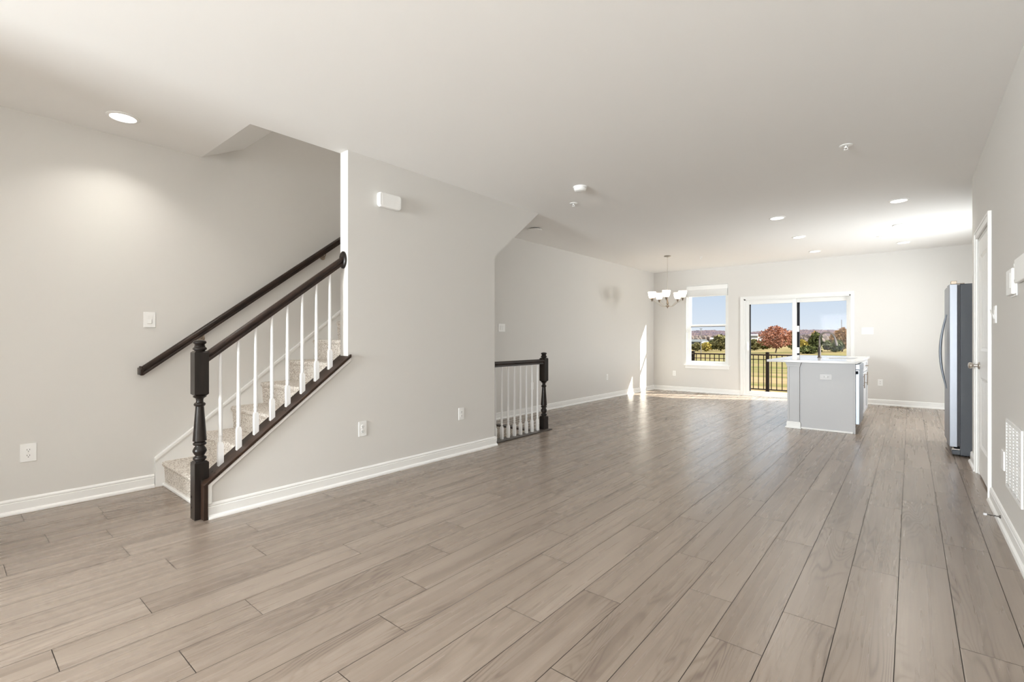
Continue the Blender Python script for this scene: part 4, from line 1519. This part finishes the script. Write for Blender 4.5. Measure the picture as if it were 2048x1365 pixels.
c.box(0.325, 0.385, FY0 + 0.008, FY0 + 0.035, 0.064, 0.072)
c.build('lower_hinge', M['nickel'], rf)
c = MB()
for yy in (FY0 + 0.05, FY1 - 0.05):
    for xx in (0.42, 1.10):
        c.lathe([(0.02, 0.0), (0.02, 0.008), (0.01, 0.0125)], (xx, yy, 0), seg=10)
c.build('levelling_feet', M['gasket'], rf)

# ================================================================== OUTDOORS
def at(u, zc):
    xc = (u - 1024) / 958.08 * zc
    return (xc * cy_ - zc * sy_, xc * sy_ + zc * cy_)


DZk = -0.14
c = MB()
for k in range(17):
    y0 = 11.02 + 0.142 * k
    c.box(-4.75, 0.6, y0, y0 + 0.138, DZk - 0.03, DZk)
c.box(-4.75, 0.6, 13.36, 13.40, DZk - 0.26, DZk - 0.001)
struct('deck_floor', c, M['deck'], 'brown deck boards outside the sliding glass door', 'deck')
dk = thing('deck_railing', 'dark metal deck railing outside the window and sliding door', 'railing', (-2.7, 13.2, DZk))
RY = 13.2
posts = [-4.552, -2.727, -0.902]
for px in posts:
    p = MB()
    p.box(px - 0.036, px + 0.036, RY - 0.036, RY + 0.036, DZk, 0.835)
    po = p.build('post', M['rail_black'], dk)
    q = MB()
    q.box(px - 0.043, px + 0.043, RY - 0.043, RY + 0.043, 0.835, 0.848)
    q.box(px - 0.032, px + 0.032, RY - 0.032, RY + 0.032, 0.848, 0.862)
    q.build('post_cap', M['rail_black'], po, bevel=0.004)
    MB().box(px - 0.07, px + 0.07, RY - 0.06, RY + 0.06, DZk, DZk + 0.02).build('post_foot', M['rail_black'], po, bevel=0.004)
bal_first = None
for i in range(2):
    a, b_ = posts[i] + 0.036, posts[i + 1] - 0.036
    MB().box(a, b_, RY - 0.024, RY + 0.024, 0.772, 0.806).build('top_rail', M['rail_black'], dk, bevel=0.004)
    MB().box(a, b_, RY - 0.014, RY + 0.014, 0.664, 0.682).build('middle_rail', M['rail_black'], dk)
    MB().box(a, b_, RY - 0.018, RY + 0.018, -0.085, -0.058).build('bottom_rail', M['rail_black'], dk)
    for k in range(15):
        x = posts[i] + 0.0855 + 0.1181 * k
        if bal_first is None:
            bal_first = MB().box(-0.009, 0.009, -0.009, 0.009, -0.06, 0.775).build('baluster', M['rail_black'], dk, origin=(0, 0, 0))
            o = bal_first
        else:
            o = bal_first.copy()
            COL.objects.link(o)
            o.parent = dk
        o.location = Vector((x, RY, 0)) - Vector(dk['_o'])
# side run of the deck railing towards the house
s_ = MB()
for z0, z1, w in ((0.772, 0.806, 0.024), (0.664, 0.682, 0.014), (-0.085, -0.058, 0.018)):
    s_.box(-4.552 - w, -4.552 + w, 11.01, RY - 0.036, z0, z1)
for k in range(17):
    y = 11.12 + 0.1181 * k
    s_.box(-4.561, -4.543, y - 0.009, y + 0.009, -0.06, 0.775)
s_.build('side_section', M['rail_black'], dk)

c = MB().box(4.0, 4.3, 3.0, 11.7, -2.7, 6.2)  # added blocker, stops sun entering through the added kitchen window
struct('sun_block_wall', c, M['siding'], 'pale unseen wall added to keep sun out of the added kitchen window', 'wall')

GZ = -2.6
# lawn, gently rolling
c = MB()
nx, ny = 90, 60
def lawn_z(x, y):
    d = math.hypot(x, y)
    return GZ + 0.35 * math.sin(x * 0.031 + 1.0) * min(1, d / 80) + 0.25 * math.sin(y * 0.05 + x * 0.02) * min(1, d / 80)
vs, fs = [], []
for i in range(nx + 1):
    for j in range(ny + 1):
        x, y = -750 + 1500 * i / nx, 11.2 + 620 * (j / ny) ** 1.6
        vs.append((x, y, lawn_z(x, y) if y > 12 else GZ))
for i in range(nx):
    for j in range(ny):
        a = i * (ny + 1) + j
        fs.append((a, a + ny + 1, a + ny + 2, a + 1))
c.add(vs, fs, True)
struct('lawn', c, M['lawn'], 'dry yellow and green grass field beyond the deck railing', 'lawn')

# wooded hills on the horizon
rh = random.Random(11)
def ridge(u0, u1, zc, hts, z_base, bumps, thick, name, mat, label, seed):
    rr = random.Random(seed)
    N = 900
    rows = 9
    ph = [rr.uniform(0, 6.28) for _ in range(8)]
    vs, fs = [], []
    for i in range(N + 1):
        t_ = i / N
        u = u0 + (u1 - u0) * t_
        f = min(max((u - 1150) / 750, 0), 1) * (len(hts) - 1)
        k = min(int(f), len(hts) - 2)
        top = hts[k] * (1 - (f - k)) + hts[k + 1] * (f - k)
        for j in range(rows + 1):
            s = j / rows
            z_ = zc + thick * s
            x, y = at(u, z_)
            bump = sum(math.sin(u * (0.21 + 0.17 * q) + s * (3 + 2 * q) + ph[q]) for q in range(8)) / 8 * bumps + rr.uniform(-0.4, 0.4) * bumps
            vs.append((x, y, z_base + (top - z_base) * math.sin(min(1, s * 1.02) * PI / 2) + bump * (0.4 + 0.6 * s)))
    for i in range(N):
        for j in range(rows):
            a = i * (rows + 1) + j
            fs.append((a, a + rows + 1, a + rows + 2, a + 1))
    c = MB()
    c.add(vs, fs, False)
    struct(name, c, mat, label, 'hills')


ridge(300, 2700, 700, [14, 13, 12.5, 14.5, 17.0, 13.0, 16.5, 17.5, 16.5, 16, 16, 15], 1.0, 1.3, 150, 'hills_far', M['hill'], 'long purple-brown wooded ridge on the horizon', 4)


def trees_stuff(name, label, mat, spans, seed):
    rr = random.Random(seed)
    c = MB()
    for (u0, u1, za, zb, n, ha, hb2) in spans:
        for _ in range(n):
            u, z_ = rr.uniform(u0, u1), rr.uniform(za, zb)
            x, y = at(u, z_)
            h_ = rr.uniform(ha, hb2)
            rad = h_ * rr.uniform(0.35, 0.6)
            lumps = []
            for a in range(7):
                for b2 in range(5):
                    th_, ph_ = 2 * PI * a / 7 + rr.uniform(-.3, .3), PI * (b2 + 0.5) / 5
                    r_ = rad * rr.uniform(0.75, 1.15)
                    lumps.append((x + r_ * math.sin(ph_) * math.cos(th_), y + r_ * math.sin(ph_) * math.sin(th_), GZ - 1 + h_ * 0.5 + h_ * 0.5 * math.cos(ph_) * rr.uniform(0.85, 1.1)))
            fs = []
            for a in range(7):
                for b2 in range(4):
                    i0, i1 = a * 5 + b2, ((a + 1) % 7) * 5 + b2
                    fs.append((i0, i1, i1 + 1, i0 + 1))
            fs.append(tuple(a * 5 for a in range(7)))
            c.add(lumps, fs)
    o = c.build(name, mat)
    tag(o, label, 'woods', None, 'stuff')


trees_stuff('woods', 'hazy brown woods filling the valley below the ridge', M['leaf_brown'],
            [(1340, 1500, 330, 520, 240, 4, 8), (1490, 1720, 330, 520, 340, 5, 8.6)], 21)


def tree(name, label, cat, u, zc, h, w, trunk_h, leaf, seed, n=900, leaf_size=0.38, flat=1.0, group=None, base=None):
    rr = random.Random(seed)
    x, y = at(u, zc)
    zb = lawn_z(x, y) - 0.05 if base is None else base
    t = thing(name, label, cat, (x, y, zb), group)
    tr = MB()
    tr.tube([(x, y, zb), (x + 0.04 * w, y, zb + trunk_h), (x, y, zb + h * 0.7)], [0.028 * h, 0.020 * h, 0.006 * h], 8)
    for k in range(7):
        a = 2 * PI * k / 7 + rr.uniform(-.3, .3)
        z1 = zb + trunk_h * rr.uniform(0.8, 1.1)
        tr.tube([(x, y, z1), (x + math.cos(a) * w * 0.18, y + math.sin(a) * w * 0.18, z1 + h * 0.18), (x + math.cos(a) * w * 0.36, y + math.sin(a) * w * 0.36, zb + h * rr.uniform(0.5, 0.8))], [0.010 * h, 0.007 * h, 0.003 * h], 5)
    tr.build('trunk', M['bark'], t)
    lf = MB()
    zc0 = zb + trunk_h * 0.75
    hh = (zb + h - zc0)
    for _ in range(n):
        while True:
            px, py, pz = rr.uniform(-1, 1), rr.uniform(-1, 1), rr.uniform(-1, 1)
            d = px * px + py * py + pz * pz
            if d < 1 and d > 0.10: break
        wob = 1 + 0.14 * math.sin(5 * math.atan2(py, px) + seed) + 0.1 * math.sin(7 * pz + seed)
        taper = 1.0 - 0.25 * max(0, pz) * flat
        cxp, cyp, czp = x + px * w / 2 * wob * taper, y + py * w / 2 * wob * taper, zc0 + hh * (0.5 + 0.5 * pz)
        s = leaf_size * rr.uniform(0.6, 1.3)
        e1 = Vector((rr.gauss(0, 1), rr.gauss(0, 1), rr.gauss(0, 1))).normalized()
        e2 = e1.cross(Vector((rr.gauss(0, 1), rr.gauss(0, 1), rr.gauss(0, 1)))).normalized()
        P0 = Vector((cxp, cyp, czp))
        lf.add([P0 - e1 * s, P0 + e2 * s * 0.7, P0 + e1 * s, P0 - e2 * s * 0.7], [(0, 1, 2, 3)])
    lf.build('foliage', M[leaf], t)
    return t


tree('maple_tree', 'rounded red-leaved maple standing on the field beyond the deck railing', 'tree', 1551, 126, 7.2, 8.4, 1.5, 'leaf_red', 5, 2100, 0.26)
tree('shrub', 'olive green bush with yellow top beside the red maple', 'bush', 1508, 150, 3.6, 5.2, 0.5, 'leaf_olive', 6, 700, 0.4)
tree('shrub', 'low dark green bush tucked under the red maple', 'bush', 1527, 160, 2.7, 4.4, 0.4, 'leaf_green', 7, 500, 0.4)
tree('evergreen_tree', 'dark evergreen behind the sliding door mullion', 'tree', 1583, 160, 5.9, 3.6, 0.6, 'leaf_green', 8, 700, 0.4)
tree('evergreen_tree', 'bushy olive tree seen at the far edge of the window', 'tree', 1441, 150, 5.2, 5.4, 0.5, 'leaf_olive', 9, 1000, 0.38)
tree('shrub', 'dark bush between the window trees at the field edge', 'bush', 1424, 160, 3.2, 4.0, 0.4, 'leaf_green', 10, 500, 0.38)
tree('shrub', 'yellow-green bush by the pale shed seen through the window', 'bush', 1412, 144, 3.0, 3.0, 0.4, 'leaf_yellow', 12, 400, 0.34)
tree('shrub', 'brownish bush beside the tall pole seen through the window', 'bush', 1394, 154, 2.7, 4.0, 0.3, 'leaf_olive', 13, 500, 0.36)
tree('shrub', 'yellow bush beside the dark gasket of the sliding door', 'bush', 1604, 140, 3.4, 3.2, 0.4, 'leaf_yellow', 14, 500, 0.36)
tree('evergreen_tree', 'tall dark tree with orange tips behind the faucet', 'tree', 1632, 128, 5.4, 3.2, 0.4, 'leaf_green', 15, 800, 0.36)
tree('shrub', 'orange bush crowning the dark tree behind the faucet', 'bush', 1629, 140, 6.0, 2.2, 0.6, 'leaf_orange', 16, 350, 0.34)
tree('shrub', 'long dark hedge-like bush behind the island countertop', 'bush', 1617, 118, 1.9, 5.6, 0.2, 'leaf_green', 17, 700, 0.34)
tree('shrub', 'round green bush framed by the faucet neck', 'bush', 1655, 140, 3.0, 2.6, 0.3, 'leaf_green', 18, 400, 0.34)
tree('maple_tree', 'tall orange-brown tree at the edge of the sliding door glass', 'tree', 1684, 128, 6.4, 5.4, 0.8, 'leaf_orange', 19, 1100, 0.38)
tree('shrub', 'green bush at the foot of the orange tree', 'bush', 1672, 124, 3.2, 3.2, 0.3, 'leaf_green', 20, 600, 0.36)


def house(label, u, zc, w, d, hw, hr, wallm, roofm, base=None):
    x, y = at(u, zc)
    zb = GZ if base is None else base
    t = thing('house', label, 'building', (x, y, zb))
    MB().box(x - w / 2, x + w / 2, y - d / 2, y + d / 2, zb, zb + hw).build('walls', wallm, t)
    r = MB()
    r.prism([(y - d / 2 - 0.4, zb + hw), (y + d / 2 + 0.4, zb + hw), (y, zb + hw + hr)], 'X', x - w / 2 - 0.4, x + w / 2 + 0.4)
    r.build('roof', roofm, t)


house('long dark grey shed left of the pole seen through the window', 1388, 205, 9.6, 6, 2.6, 1.0, M['roof_grey'], M['roof_grey'])
house('pale building behind the window bushes', 1420, 180, 4.4, 5, 2.3, 0.5, M['siding'], M['roof_white'])
house('small white-roofed house left of the red maple', 1515, 230, 4.2, 5, 3.0, 1.2, M['siding'], M['roof_white'])
house('white building up the valley above the small white roof', 1506, 290, 6.2, 5.3, 5.8, 0.8, M['siding'], M['roof_white'])
house('long white building below the ridge seen through the window', 1437, 290, 8, 5.3, 3.7, 0.9, M['siding'], M['roof_white'])


def pole(label, u, zc, top, arm):
    x, y = at(u, zc)
    t = thing('utility_pole', label, 'pole', (x, y, GZ - 0.3))
    MB().tube([(x, y, GZ - 0.3), (x, y, top)], [0.11, 0.08], 8).build('shaft', M['pole_wood'], t)
    if arm:
        MB().box(x - 0.4, x + 0.4, y - 0.05, y + 0.05, top - 0.15, top - 0.03).build('crossarm', M['pole_wood'], t)


pole('tall pale pole on the field seen through the window', 1402, 135, 4.15, True)
pole('thin pole rising above the orange tree', 1683, 160, 7.6, False)

# ------------------------------------------------------------------ render budget
try:
    S.cycles.max_bounces = 10
    S.cycles.diffuse_bounces = 6
    S.cycles.glossy_bounces = 4
    S.cycles.transparent_max_bounces = 12
    S.cycles.sample_clamp_indirect = 6.0
    S.cycles.caustics_reflective = False
    S.cycles.caustics_refractive = False
except Exception:
    pass
